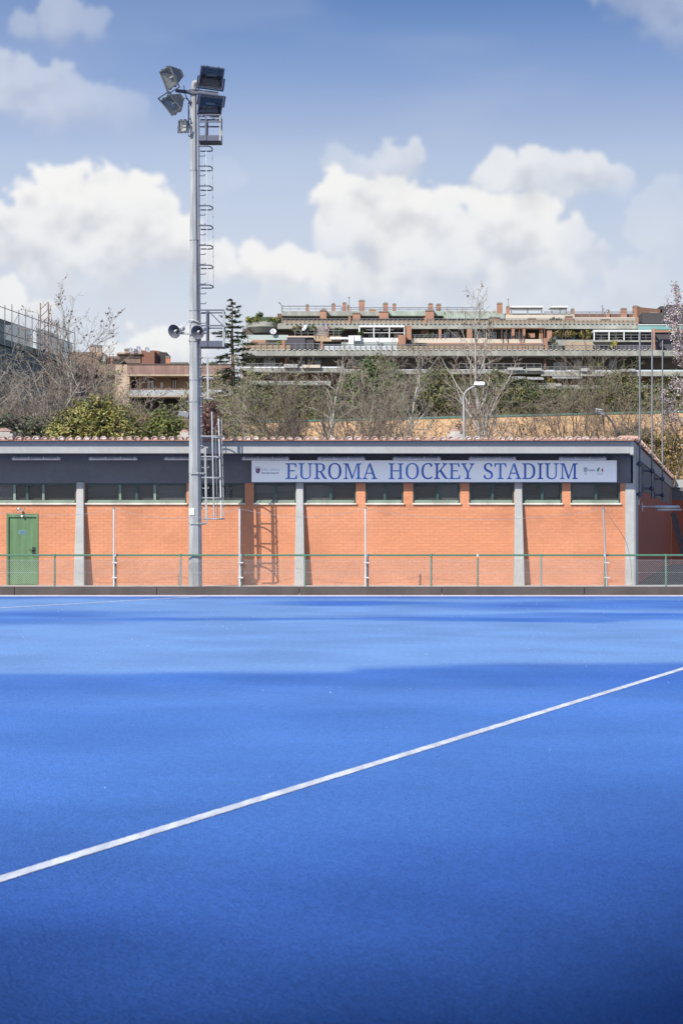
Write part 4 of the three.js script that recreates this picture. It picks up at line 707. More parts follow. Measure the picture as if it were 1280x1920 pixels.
// bare and budding trees, nearest first
const forks = { open: [0.6, 0.6, 0.7, 0.7] };
bareTree({ px: 640, D: 76, top: 655, seed: 201, label: 'bare dark tree with fanned branches in front of the orange wall, middle', stems: 7, bark: [0.12, 0.095, 0.075], twig: grey, r: 0.085, kids: [8, 5, 4, 2], open: [0.42, 0.5, 0.6, 0.7], clear: 0.25, levels: 4, reach: 1.35 });
bareTree({ px: 470, D: 78, top: 690, seed: 202, label: 'budding upright tree with straight stem beside the conifer', stems: 2, bark: grey, twig: pale, r: 0.075, kids: [10, 5, 4, 2], open: [0.6, 0.55, 0.6, 0.7], clear: 0.22, leaves: 4, leafy: 0.8, leafCols: limeLeaf, leaf: 0.075 });
bareTree({ px: 412, D: 82, top: 695, seed: 203, label: 'budding tree right behind the light mast cage', stems: 3, bark: grey, twig: pale, r: 0.08, leaves: 5, leafy: 0.8, leafCols: limeLeaf, leaf: 0.08 });
bareTree({ px: 318, D: 82, top: 690, seed: 204, label: 'budding yellow-green tree in front of the pink house balcony', stems: 5, bark: grey, twig: pale, r: 0.06, kids: [8, 6, 4, 2], leaves: 3, leafy: 0.7, leafCols: limeLeaf, leaf: 0.085 });
bareTree({ px: 545, D: 80, top: 680, seed: 205, label: 'bare grey-brown tree between the conifer and the fanned dark tree', stems: 2, bark: grey, twig: grey, r: 0.07, kids: [8, 5, 4, 2] });
bareTree({ px: 792, D: 78, top: 660, seed: 206, label: 'bare crooked tree before the orange wall, under the white pergola terrace', stems: 2, bark: [0.16, 0.13, 0.10], twig: pale, r: 0.09, kids: [8, 5, 4, 2], open: [0.6, 0.7, 0.7, 0.7] });
bareTree({ px: 840, D: 79, top: 700, seed: 207, label: 'small bare tree left of the street lamp before the orange wall', stems: 3, bark: brown, twig: grey, r: 0.06, kids: [8, 5, 4, 3], leaves: 1, leafy: 0.12, leafCols: deadLeaf, leaf: 0.12 });
bareTree({ px: 897, D: 92, top: 552, seed: 208, label: 'tallest pale-barked bare tree, its top above the terraced block', bark: white, twig: pale, tip: 0.03, r: 0.13, kids: [17, 5, 4, 3], open: [0.55, 0.55, 0.65, 0.7], ratio: [0.36, 0.5, 0.5, 0.5], clear: 0.22, reach: 1.36, leaves: 1, leafy: 0.12, leafCols: deadLeaf, leaf: 0.14 });
bareTree({ px: 620, D: 96, top: 640, seed: 209, label: 'slim white-trunked birch behind the fanned dark tree', bark: white, twig: pale, r: 0.11, kids: [13, 5, 4, 2], ratio: [0.35, 0.5, 0.5, 0.5], wob: 1.3 });
bareTree({ px: 748, D: 95, top: 640, seed: 210, label: 'straight slim white birch left of the crooked tree', bark: white, twig: pale, r: 0.1, kids: [14, 6, 5, 2], ratio: [0.34, 0.5, 0.5, 0.5] });
bareTree({ px: 690, D: 97, top: 668, seed: 211, label: 'pale forked tree between the two white birches', stems: 2, bark: pale, twig: pale, r: 0.1, kids: [9, 6, 4, 3] });
bareTree({ px: 985, D: 97, top: 700, seed: 212, label: 'bare tree with long pale slanting limbs right of the street lamp', stems: 4, bark: pale, twig: pale, r: 0.075, kids: [7, 6, 4, 3], open: [0.8, 0.6, 0.7, 0.7] });
bareTree({ px: 905, D: 77.5, top: 760, seed: 213, label: 'low reddish-leaved shrub tree at the foot of the street lamp', cat: 'shrub', stems: 6, bark: brown, twig: brown, r: 0.04, kids: [7, 5, 4, 2], leaves: 2, leafy: 0.5, leafCols: [[0.16, 0.08, 0.07], [0.22, 0.14, 0.12], [0.12, 0.06, 0.05]], leaf: 0.09 });
bareTree({ px: 1080, D: 97, top: 665, seed: 214, label: 'bare many-stemmed tree left of the bent dark lamp arm', stems: 6, bark: brown, twig: grey, r: 0.07, kids: [8, 5, 4, 2], open: [0.5, 0.55, 0.65, 0.7] });
bareTree({ px: 1150, D: 97.5, top: 640, seed: 215, label: 'tall thin bare tree left of the flag poles', stems: 4, bark: grey, twig: grey, r: 0.075, kids: [10, 5, 4, 2], open: [0.4, 0.55, 0.65, 0.7], leaves: 1, leafy: 0.15, leafCols: limeLeaf, leaf: 0.1 });
bareTree({ px: 1235, D: 97, top: 690, seed: 216, label: 'bare grey tree tangled behind the flag poles', stems: 5, bark: grey, twig: grey, r: 0.075, kids: [8, 5, 4, 2] });
bareTree({ px: 138, D: 86, top: 552, seed: 217, label: 'tall spreading bare tree with few leaves, left of the pink house', bark: [0.27, 0.24, 0.20], twig: grey, tip: 0.02, girth: 0.95, r: 0.14, kids: [11, 5, 4, 3], open: [0.8, 0.7, 0.7, 0.7], ratio: [0.62, 0.55, 0.5, 0.45], clear: 0.5, reach: 1.36, up: 0.09, leaves: 1, leafy: 0.35, leafCols: deadLeaf, leaf: 0.13 });
bareTree({ px: 15, D: 84, top: 620, seed: 218, label: 'pale bare birch at the left edge, before the scaffolding', stems: 2, bark: white, twig: pale, r: 0.1, kids: [11, 6, 4, 3], up: 0.1 });
bareTree({ px: 42, D: 87, top: 640, seed: 219, label: 'pale crooked birch second from the left edge', stems: 2, bark: white, twig: pale, r: 0.1, kids: [11, 6, 4, 3], wob: 1.3 });
bareTree({ px: 88, D: 83, top: 690, seed: 220, label: 'tangled bare brown tree left of the tall spreading tree', stems: 6, bark: grey, twig: grey, r: 0.06, kids: [8, 6, 4, 2] });
bareTree({ px: 190, D: 92, top: 690, seed: 221, label: 'tangled bare tree above the big round shrub', stems: 5, bark: grey, twig: grey, r: 0.06, kids: [8, 5, 4, 2], leaves: 1, leafy: 0.3, leafCols: deadLeaf, leaf: 0.09 });
bareTree({ px: 1305, D: 96, top: 530, girth: 0.85, seed: 222, name: 'blossom_tree', label: 'pink flowering tree at the right edge of the view', bark: brown, twig: [0.14, 0.10, 0.09], r: 0.16, kids: [15, 6, 4, 3], open: [0.75, 0.5, 0.6, 0.7], ratio: [0.36, 0.5, 0.5, 0.45], clear: 0.3, up: 0.2, leaves: 16, leafy: 1, leafSpread: 0.5, leafOff: 0.12, leafCols: blossom, leaf: 0.085, reach: 1.36 });
bareTree({ px: 715, D: 81, top: 730, seed: 223, label: 'small bare sapling with hanging dead leaves before the orange wall', stems: 3, bark: brown, twig: brown, r: 0.045, kids: [7, 5, 4, 2], leaves: 1, leafy: 0.3, leafCols: deadLeaf, leaf: 0.13 });

// evergreens on the slope
leafyTree({ name: 'evergreen_tree', label: 'dark evergreen tree between the two white birches', px: 700, D: 116, seed: 301, needles: true, lobes: [[700, 720, 50, 46], [665, 740, 40], [735, 735, 42], [705, 690, 30, 22], [650, 760, 36], [755, 765, 34]], clumps: 630, per: 18, clump: 0.35, leaf: 0.26, wide: 0.28, cols: [[0.095, 0.125, 0.045], [0.07, 0.095, 0.038], [0.13, 0.155, 0.05]] });
leafyTree({ name: 'evergreen_tree', label: 'bright-topped evergreen just under the long grey balcony', px: 706, D: 120, seed: 302, needles: true, lobes: [[704, 685, 26, 14], [725, 692, 20, 12]], clumps: 120, per: 18, clump: 0.3, leaf: 0.24, wide: 0.3, cols: [[0.15, 0.18, 0.04], [0.10, 0.13, 0.03]] });
leafyTree({ name: 'evergreen_tree', label: 'olive-green evergreen right of the straight white birch', px: 815, D: 118, seed: 303, needles: true, lobes: [[815, 735, 50, 44], [785, 750, 40], [850, 745, 42], [822, 708, 30, 18]], clumps: 570, per: 17, clump: 0.35, leaf: 0.24, wide: 0.25, cols: olive });
leafyTree({ name: 'evergreen_tree', label: 'broad olive evergreen behind the street lamp', px: 945, D: 120, seed: 304, needles: true, lobes: [[935, 735, 48, 36], [900, 745, 40], [980, 745, 45, 34], [1010, 755, 36], [930, 710, 28, 16]], clumps: 630, per: 17, clump: 0.35, leaf: 0.24, wide: 0.25, cols: [...olive, [0.06, 0.085, 0.03]] });
leafyTree({ name: 'evergreen_tree', label: 'dark evergreen behind the bent lamp arm', px: 1090, D: 120, seed: 305, needles: true, lobes: [[1060, 755, 42, 32], [1110, 750, 45, 38], [1150, 745, 40], [1185, 755, 36]], clumps: 570, per: 17, clump: 0.35, leaf: 0.24, wide: 0.25, cols: olive });
leafyTree({ name: 'evergreen_tree', label: 'dull green evergreen behind the budding trees right of the mast', px: 480, D: 120, seed: 306, needles: true, lobes: [[450, 755, 45, 40], [500, 750, 45, 36], [545, 760, 40, 36], [590, 755, 40, 40]], clumps: 570, per: 16, clump: 0.35, leaf: 0.24, wide: 0.25, cols: [...olive, [0.12, 0.13, 0.05]] });
leafyTree({ name: 'evergreen_tree', label: 'dark green evergreen behind the flag poles', px: 1220, D: 116, seed: 307, needles: true, lobes: [[1165, 715, 34, 26], [1215, 750, 40], [1265, 760, 45, 60]], clumps: 450, per: 16, clump: 0.35, leaf: 0.24, wide: 0.25, cols: olive });

{ // the conifer: whorls of drooping boughs with sprays of needles
  const D = 104, R = rng(401), x = X(436, D), y = ground(D) - 0.3, top = Y(561, D), h = top - y, trunk = new Buf(), crown = new Buf();
  trunk.tube([V(x, y, -D), V(x + 0.06, y + h * 0.5, -D), V(x - 0.02, y + h * 0.8, -D), V(x, top, -D)], [0.22, 0.13, 0.06, 0.012], 7, [0.12, 0.09, 0.07]);
  let az = 0;
  for (let yy = top - 0.12; yy > y + h * 0.25; yy -= 0.075 + 0.05 * R()) {
    const depth = top - yy; az += 2.4 + 1.2 * (R() - 0.5);
    const len = Math.min(2.6, 0.14 + 0.42 * depth) * (R() < 0.2 ? 0.5 : 0.65 + 0.55 * R()), d = V(Math.cos(az), 0.3 - 0.09 * depth + 0.3 * (R() - .5), Math.sin(az)).normalize(), pts = [V(x, yy, -D)];
    for (let s = 1; s <= 5; s++) pts.push(pts[s - 1].clone().addScaledVector(d, len / 5).add(V((R() - .5) * .06, -0.008 * s * s * len * 0.3 + (s > 3 ? 0.02 * len : 0), (R() - .5) * .06)));
    crown.tube(pts, [0.026, 0.02, 0.015, 0.011, 0.008, 0.005], 3, [0.13, 0.10, 0.07]);
    for (let s = 0; s < 22 + len * 60; s++) {
      const t = 0.1 + 0.9 * R(), i = Math.min(4, Math.floor(t * 5)), p = pts[i].clone().lerp(pts[i + 1], t * 5 - i), sd = V(-d.z, 0, d.x).multiplyScalar((R() < 0.5 ? -1 : 1) * (0.4 + R())).addScaledVector(d, 0.6).add(V(0, (R() - 0.65) * 0.9, 0)).normalize(), q = 0.6 + 0.9 * R();
      crown.leaf(p, sd, V((R() - .5) * 1.2, 1, (R() - .5) * 1.2).normalize(), (0.16 + 0.07 * Math.min(2, depth)) * (0.6 + 0.8 * R()), 0.075, [0.075 * q, 0.105 * q, 0.048 * q]);
    }
  }
  const t = thing('conifer', 'slender dark conifer rising right of the loudspeaker platform', 'tree', [x, y, -D]); part(t, 'trunk', trunk.geo(), barkM); part(t, 'crown', crown.geo(), needleM);
}
{ // the rest of the scrub on the slope, which reads as one mass
  const R = rng(501), b = new Buf(), tips = [];
  const make = (seed) => { const c = new Buf(), q = rng(seed), tp = []; for (let s = 0; s < 4; s++) grow({ x: (q() - .5) * 0.8, y: 0, z: (q() - .5) * 0.8, h: 2.2 + q() * 1.6, r: 0.028, bark: [1, 1, 1], kids: [8, 6, 4], levels: 3, lean: 0.35, min: 0.006, open: [0.6, 0.7, 0.8], clear: 0.1 }, q, c, c, tp); return c.geo(); };
  const kinds = [make(1), make(2), make(3)].map((g) => uvBox(g)), N = 75, q = new THREE.Object3D(), col = new THREE.Color();
  kinds.forEach((g, k) => {
    const im = new THREE.InstancedMesh(g, M(1, 1, 1, 0.9), N); im.name = ['undergrowth', 'undergrowth_001', 'undergrowth_002'][k]; im.castShadow = im.receiveShadow = true;
    for (let i = 0; i < N; i++) {
      const px = -120 + 1520 * R(), D = px < 430 ? 96 + 40 * R() : 113 + 36 * R(); q.position.set(X(px, D), ground(D, X(px, D)) - 0.2, -D); q.rotation.set(0, R() * 6.28, 0); q.scale.setScalar(px < 430 ? 0.36 + 0.3 * R() : 0.42 + 0.42 * R()); q.updateMatrix(); im.setMatrixAt(i, q.matrix);
      const v = 0.7 + 0.7 * R(), gr = R(); im.setColorAt(i, col.setRGB(0.215 * v, (0.165 + 0.035 * gr) * v, (0.105 - 0.05 * gr) * v));
    }
    im.userData = { label: ['tangle of bare grey-brown scrub covering the slope', 'tangle of bare brush between the trees on the slope', 'thin bare scrub mixed through the trees on the slope'][k], category: 'undergrowth', kind: 'stuff' }; scene.add(im);
  });
}

// ------------------------------------------------------------------ street lamps
{
  const D = 66, t = thing('street_lamp', 'pale curved street lamp rising behind the roof, above the sign', 'street lamp', [X(870, D), ground(D), -D]);
  part(t, 'pole', [bar(V(X(870, D), ground(D) - 0.2, -D), P(869, 760, D), 0.042, 8), tube([P(869, 760, D), P(868, 748, D), P(871, 737, D), P(878, 730, D), P(892, 723, D)], 0.038, 16, 8)], mat.galv);
  const hd = part(t, 'lamp_head', rbox(X(888, D), X(908, D), Y(723, D), Y(716, D), -D + 0.14, -D - 0.14, 0.03).translate(0, 0, 0), mat.white); part(hd, 'lamp_lens', box(X(893, D), X(907, D), Y(724, D), Y(723, D), -D + 0.1, -D - 0.1), mat.dirtyWhite);
  part(t, 'joint', new THREE.SphereGeometry(0.07, 8, 6).translate(X(891, D), Y(724, D), -D), mat.galvDark);
  const E = 94.5, u = thing('street_lamp', 'dark bent lamp arm with flat head among bare trees, left of the flag poles', 'street lamp', [X(1157, E), ground(E, X(1157, E)), -E]);
  part(u, 'pole', [tube([P(1131, 775, E), P(1142, 785, E), P(1151, 800, E), P(1157, 822, E), P(1159, 860, E), V(X(1159, E), ground(E, X(1157, E)), -E)], 0.05, 24, 7)], mat.steel);
  const h2 = part(u, 'lamp_head', sbar(P(1115, 770, E), P(1133, 777, E), 0.16, 0.24), mat.galvDark); part(h2, 'lamp_top', sbar(P(1115, 766.5, E), P(1128, 768.5, E), 0.03, 0.22), mat.white);
  const G = 66, w = thing('street_lamp', 'street lamp mostly hidden behind the light mast, only its head showing', 'street lamp', [X(362, G), ground(G), -G]);
  part(w, 'pole', [tube([P(350, 777, G), P(357, 782, G), P(361, 795, G), P(362, 830, G), V(X(362, G), ground(G), -G)], 0.05, 20, 7)], mat.steel);
  const h3 = part(w, 'lamp_head', sbar(P(336, 774.5, G), P(354, 779, G), 0.16, 0.26), mat.galvDark); part(h3, 'lamp_top', sbar(P(336, 772, G), P(350, 773.5, G), 0.04, 0.22), mat.white);
}

// ------------------------------------------------------------------ the terraced apartment block on the hill
{
  const D = 215, B = {
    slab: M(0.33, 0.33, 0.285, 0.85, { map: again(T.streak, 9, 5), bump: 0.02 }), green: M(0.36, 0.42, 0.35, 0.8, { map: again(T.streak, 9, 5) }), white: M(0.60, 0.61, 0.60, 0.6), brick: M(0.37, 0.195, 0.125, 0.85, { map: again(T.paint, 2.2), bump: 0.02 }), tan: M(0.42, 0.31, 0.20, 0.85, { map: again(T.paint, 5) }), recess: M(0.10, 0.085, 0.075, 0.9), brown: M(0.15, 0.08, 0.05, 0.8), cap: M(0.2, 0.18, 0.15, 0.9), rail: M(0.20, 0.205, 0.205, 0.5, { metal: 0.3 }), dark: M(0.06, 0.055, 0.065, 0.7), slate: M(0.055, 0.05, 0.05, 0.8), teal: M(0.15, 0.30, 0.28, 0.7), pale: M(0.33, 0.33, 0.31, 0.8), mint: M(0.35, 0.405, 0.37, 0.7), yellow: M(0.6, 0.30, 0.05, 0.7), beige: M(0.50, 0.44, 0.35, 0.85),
  };
  const pane = new THREE.MeshPhysicalMaterial({ color: new THREE.Color().setRGB(0.10, 0.12, 0.14), roughness: 0.08, specularIntensity: 1 });
  const t = thing('terraced_block', 'long terraced apartment block with brick chimneys on the hill', 'building', [X(830, D), ground(D), -D]);
  const b = (name, x0, x1, y0, y1, set, dep, m, label) => { const E = D + set; return part(t, name, box(X(x0, E), X(x1, E), Y(y1, E), Y(y0, E), -E, -E - dep), m, label); };   // set: metres back from the front balcony
  const R = rng(601);
  // structural floors from the bottom up: each storey steps back
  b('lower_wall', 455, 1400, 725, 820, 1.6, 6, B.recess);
  b('balcony_slab', 470, 620, 714, 722, 0, 2.2, B.slab); b('balcony_slab', 905, 1040, 718, 726, 0.2, 2, B.slab); b('balcony_slab', 985, 1400, 722, 729, 0, 2, B.slab);
  b('back_wall', 455, 1400, 697, 727, 2.2, 1, B.brown);
  b('balcony_slab', 452, 640, 690, 698, 0, 3.2, B.slab); b('balcony_slab', 640, 1014, 694, 701, 0.3, 2.9, B.slab); b('balcony_slab', 1014, 1400, 696.5, 705, 0, 3.2, B.slab);
  b('slab_edge', 452, 640, 687.5, 690, -0.05, 0.4, B.white); b('slab_edge', 640, 1014, 692.8, 694, 0.25, 0.4, B.white); b('slab_edge', 1014, 1400, 695, 696.5, -0.05, 0.4, B.white);
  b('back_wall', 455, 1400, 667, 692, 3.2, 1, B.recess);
  b('floor_slab', 452, 1242, 656.5, 667, 0, 4, B.slab); b('floor_slab', 1242, 1400, 657, 667.5, 0.3, 4, B.slab);
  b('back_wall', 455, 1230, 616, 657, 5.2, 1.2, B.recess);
  b('floor_slab', 520, 1196, 606, 616.5, 3.4, 4.5, B.slab);
  b('back_wall', 520, 1196, 588, 607, 8, 1, B.brown);
  b('roof_slab', 528, 930, 583.5, 592, 5.6, 9, B.slab); b('roof_slab', 944, 1076, 590, 600, 5.6, 9, B.beige); b('roof_slab', 1076, 1194, 595, 603, 5.6, 9, B.beige); b('roof_panel', 728, 832, 583, 592, 5.5, 0.2, B.green); b('roof_panel', 832, 945, 588, 597, 5.4, 0.2, B.green);
  b('parapet', 528, 1195, 600.5, 606, 3.5, 0.15, B.tan); b('parapet', 745, 1020, 648, 656.5, 0.2, 0.15, B.tan); b('parapet', 455, 545, 646, 656.5, 0.2, 0.15, B.tan); b('parapet', 600, 745, 648, 656.5, 0.2, 0.15, B.white);
  b('terrace_wall', 455, 540, 628, 637.5, 2.6, 0.3, B.mint); b('terrace_wall', 540, 640, 629.5, 640, 2.6, 0.3, B.tan); b('terrace_wall', 770, 912, 634, 643, 2.4, 0.3, B.beige); b('terrace_wall', 800, 1015, 643, 651, 2.2, 0.3, B.brick); b('terrace_wall', 840, 1020, 636, 645, 2.3, 0.3, B.beige); b('terrace_wall', 1040, 1165, 637, 648, 2.3, 0.3, B.slab); b('terrace_wall', 1060, 1110, 641, 656, 1.6, 0.3, B.tan); b('dark_recess', 1150, 1232, 640, 656, 1.9, 0.3, B.dark);
  b('brick_pier', 757, 771, 611, 637, 2, 1.2, B.brick); b('brick_pier', 746, 760, 628, 656, 1.2, 1.4, B.brick); b('brick_pier', 529, 534, 638, 656, 0, 0.4, B.brick); b('brick_pier', 601, 605, 640, 656, 0, 0.4, B.brick); b('brick_pier', 612, 617, 610, 630, 2.4, 0.4, B.brick); b('brick_pier', 822, 827, 617, 636, 3, 0.5, B.brick); b('brick_pier', 875, 884, 617, 634, 3, 0.6, B.brick); b('brick_pier', 959, 964, 615, 636, 3, 0.5, B.brick); b('brick_pier', 980, 984, 615, 637, 3, 0.5, B.brick); b('brick_pier', 1025, 1034, 620, 640, 2, 0.8, B.brick); b('brick_pier', 1019, 1026, 634, 658, 0.2, 0.8, B.brick); b('brick_pier', 976, 984, 641, 657, 0.1, 0.7, B.brick); b('brick_pier', 1222, 1227, 616, 658, 0.3, 0.6, B.brick); b('brick_pier', 1192, 1196, 594, 610, 3.3, 0.6, B.brick); b('brick_pier', 795, 799, 595, 609, 3.3, 0.6, B.brick); b('brick_pier', 653, 657, 593, 606, 3.3, 0.6, B.brick); b('brick_pier', 788, 804, 619, 627, 4.8, 0.4, B.brick); b('brick_pier', 989, 1002, 624, 633, 4, 0.5, B.brick); b('brick_pier', 1010, 1017, 618, 637, 4, 0.5, B.brick);
  b('column', 534, 538, 671, 690, 1.2, 0.4, B.brick); b('column', 1019, 1023, 671, 697, 1, 0.4, B.brown); b('column', 905, 909, 670, 694, 1, 0.4, B.slab); b('column', 735, 740, 668, 692, 2.9, 0.3, B.white); b('column', 575, 578, 695, 716, 1, 0.4, B.brick); b('column', 1022, 1026, 703, 724, 1, 0.4, B.brick); b('column', 820, 823, 668, 692, 2, 0.4, B.brown); b('column', 1128, 1131, 668, 696, 1.5, 0.4, B.slab);
  // brick blocks and chimneys on the roof
  for (const [x0, x1, y0, y1] of [[711, 728, 585, 597], [661, 675, 588, 600], [798, 813, 583, 600], [600, 612, 583, 597], [990, 1004, 598, 607], [1060, 1073, 594, 612], [1128, 1143, 600, 608], [917, 937, 596, 606]]) { const q = b('brick_block', x0, x1, y0, y1, 4.6, 1.2, B.brick); part(q, 'block_cap', box(X(x0 - .6, D + 4.6), X(x1 + .6, D + 4.6), Y(y0, D + 4.6) + 0.002, Y(y0 - 2, D + 4.6), -D - 4.5, -D - 5.9), B.cap); }
  for (const [x, y0, y1, w] of [[576, 570, 584, 6], [625, 568, 584, 7], [645.5, 566.5, 585, 7.5], [653, 571, 585, 4.5], [678, 562, 586, 11], [722.5, 567, 584, 9], [739, 568.5, 583, 6.5], [807, 568, 584, 8.5], [822, 569, 589, 8.5], [936.5, 567, 591, 10], [952, 573, 590, 6], [1073, 578, 592, 6], [1139, 580, 600, 6.5], [1169, 577, 596, 11], [1191, 572.5, 596, 10], [607, 578, 584, 8]]) {
    const st = 6 + R() * 2, E = D + st, q = b('chimney', x - w / 2, x + w / 2, y0 + 3, y1 + 3, st, 0.55, B.brick);
    part(q, 'chimney_cap', [box(X(x - w / 2 - .5, E), X(x + w / 2 + .5, E), Y(y0 + 3, E) + 0.002, Y(y0 + 1.8, E), -E + 0.05, -E - 0.6), box(X(x - w / 2 + .8, E), X(x + w / 2 - .8, E), Y(y0 + 1.8, E), Y(y0, E), -E, -E - 0.55)], B.cap);
  }
  // round corner balcony with planting
  const cx = X(494, D + 4), rr = X(528, D + 4) - cx, z0 = -D - 3.4 - rr * 0.9;
  part(t, 'round_balcony', [new THREE.CylinderGeometry(rr, rr * 0.97, Y(604, D + 4) - Y(613, D + 4), 32).translate(cx, (Y(604, D + 4) + Y(613, D + 4)) / 2, z0), new THREE.CylinderGeometry(rr * 0.97, rr * 0.6, Y(613, D + 4) - Y(623, D + 4), 32).translate(cx, (Y(613, D + 4) + Y(623, D + 4)) / 2, z0)], B.slab);
  part(t, 'planter', new THREE.CylinderGeometry(rr * 1.0, rr * 0.98, Y(596, D + 4) - Y(604, D + 4), 28, 1, true).translate(cx, (Y(596, D + 4) + Y(604, D + 4)) / 2, z0), M(0.05, 0.08, 0.05, 0.8, { double: true }));
  const rail = (x0, x1, yt, yb, set, step = 9) => { const E = D + set, L = [bar(V(X(x0, E), Y(yt, E), -E), V(X(x1, E), Y(yt, E), -E), 0.045, 4)]; if (yb - yt > 4) L.push(bar(V(X(x0, E), Y((yt + yb) / 2, E), -E), V(X(x1, E), Y((yt + yb) / 2, E), -E), 0.025, 4)); for (let x = x0; x <= x1; x += step) L.push(sbar(V(X(x, E), Y(yb, E), -E), V(X(x, E), Y(yt, E), -E), 0.05)); part(t, 'railing', L, B.rail); };
  rail(528, 1195, 598, 606, 3.35, 8.4); rail(455, 602, 644.5, 656.5, 0.05, 11); rail(606, 1020, 646, 656.5, 0.05, 9.8); rail(1027, 1222, 648, 656.5, 0.05, 8); rail(553, 592, 619, 630, 2.3, 12); rail(595, 640, 620, 630, 2.3, 10); rail(528, 640, 574, 584, 5.7, 16); rail(640, 900, 577, 584, 5.7, 18); rail(1020, 1190, 585, 595, 5.7, 14); rail(1112, 1225, 628, 638, 1.8, 14); rail(455, 530, 682, 690, 0.05, 14); rail(860, 1014, 682, 694, 0.3, 14); rail(1014, 1130, 688, 696, 0.05, 12); rail(770, 835, 628, 635, 2.3, 8);
  for (let x = 534; x < 1190; x += 8.4) part(t, 'bracket_block', box(X(x + 1, D + 3.3), X(x + 5.0, D + 3.3), Y(606.8, D + 3.3), Y(605.4, D + 3.3), -D - 3.2, -D - 3.39), B.pale);
  for (let x = 460; x < 1220; x += 9.8) part(t, 'bracket_block', box(X(x + 1, D), X(x + 6, D), Y(656.6, D), Y(654.9, D), -D + 0.12, -D - 0.02), B.pale);
  // white pergola terrace, other pergolas
  b('pergola_roof', 673, 758, 610, 613.5, 1.7, 3.4, B.white); b('pergola_post', 672, 674.5, 613.5, 622, 1.75, 0.25, B.white); b('pergola_post', 699.5, 701.5, 613.5, 634, 1.75, 0.2, B.white); b('pergola_post', 728.5, 730.5, 613.5, 634, 1.75, 0.2, B.white); b('pergola_post', 757, 758.6, 613.5, 632, 1.75, 0.2, B.white); b('pergola_post', 679.5, 681, 613.5, 634, 4.6, 0.2, B.white); b('pergola_rail', 681, 757, 623.5, 624.4, 1.85, 0.08, B.white); b('awning', 686, 712, 617, 619.2, 2.6, 0.6, B.white); b('awning', 718, 738, 617, 619.2, 2.6, 0.6, B.white);
  b('white_wall', 664, 746, 633.5, 642, 1.8, 0.3, B.white); b('white_wall', 640, 745, 642, 656, 1.9, 0.3, B.mint); b('white_wall', 653, 663, 629, 650, 1.2, 0.6, B.white); b('white_wall', 663, 676, 629, 639, 1.3, 0.5, B.white); b('white_wall', 618, 655, 632, 636, 2, 0.3, B.white); b('wall_window', 712, 718, 644, 647, 1.85, 0.1, B.dark);
  b('dark_cabin', 538, 572, 632, 655, 1.4, 2, B.dark); b('dark_cabin_side', 572, 588, 633, 654, 1.6, 2, B.slate); b('cabin_roof', 538, 586, 630.5, 632.5, 1.3, 2.2, B.beige); b('brick_wall', 472, 498, 637.5, 647, 2.0, 0.3, B.brick); b('slat_screen', 591, 618, 612, 630, 3, 0.15, M(0.30, 0.25, 0.22, 0.9, { map: again(T.streak, 2) }));
  for (const [x0, x1] of [[955, 1018], [1031, 1064]]) { b('pergola_roof', x0, x1, 573.5, 576.5, 6.2, 2.2, B.white); b('pergola_beam', x0 + 6, x1 - 4, 580, 581.6, 6.4, 0.2, B.rail); for (const x of [x0 + 3, (x0 + x1) / 2 + 2, x1 - 3]) b('pergola_post', x - 1, x + 1, 576.5, 591, 6.4, 0.2, B.rail); }
  b('pergola_beam', 912, 1021, 614.5, 616.5, 1.8, 0.25, B.brown); b('pergola_beam', 905, 1016, 612.5, 614, 4.2, 0.25, B.brown); for (const x of [940, 949, 973, 979, 1015, 1020]) b('pergola_post', x - 0.6, x + 0.6, 615, 640, 1.9, 0.15, B.brown);
  b('pergola_roof', 1112, 1225, 618.5, 622, 1.6, 2.5, B.white); for (const x of [1113, 1141, 1169, 1198, 1223]) b('pergola_post', x - 1, x + 1, 622, 639, 1.65, 0.22, B.white); b('balcony_slab', 1112, 1232, 638, 641, 1.5, 2, B.slab);
  b('yellow_box', 694, 701, 579.5, 585, 6, 0.6, B.yellow); b('small_box', 691, 705, 581, 585, 6.8, 0.6, B.brick);
  // right end: dark slate roofs and turquoise parapet
  part(t, 'slate_roof', [prism([[X(1198, D + 5), -D - 3], [X(1300, D + 5), -D - 3], [X(1300, D + 5), -D - 9], [X(1198, D + 5), -D - 9]], Y(610, D + 5), Y(590, D + 5)), box(X(1237, D + 5), X(1400, D + 5), Y(590, D + 5), Y(574, D + 5), -D - 5, -D - 9), box(X(1251, D + 5), X(1400, D + 5), Y(574, D + 5), Y(570.5, D + 5), -D - 5.5, -D - 9)], B.slate);
  { const s = new THREE.Shape([[X(1197, D + 5), Y(592, D + 5)], [X(1240, D + 5), Y(592, D + 5)], [X(1240, D + 5), Y(580, D + 5)], [X(1200, D + 5), Y(576, D + 5)], [X(1197, D + 5), Y(574, D + 5)]].map((a) => new THREE.Vector2(...a))); part(t, 'gable', new THREE.ExtrudeGeometry(s, { depth: 3, bevelEnabled: false }).translate(0, 0, -D - 8), B.brown); }
  b('turquoise_parapet', 1196, 1400, 609.5, 618, 2.4, 0.3, B.teal); b('slab_edge', 1196, 1400, 608, 609.5, 2.3, 0.6, B.white); b('red_beam', 1228, 1400, 619, 623, 1.5, 0.4, B.brick); b('back_wall', 1196, 1400, 618, 657, 3, 1, B.dark); b('white_band', 1217, 1233, 586, 589.5, 4.8, 0.4, B.white);
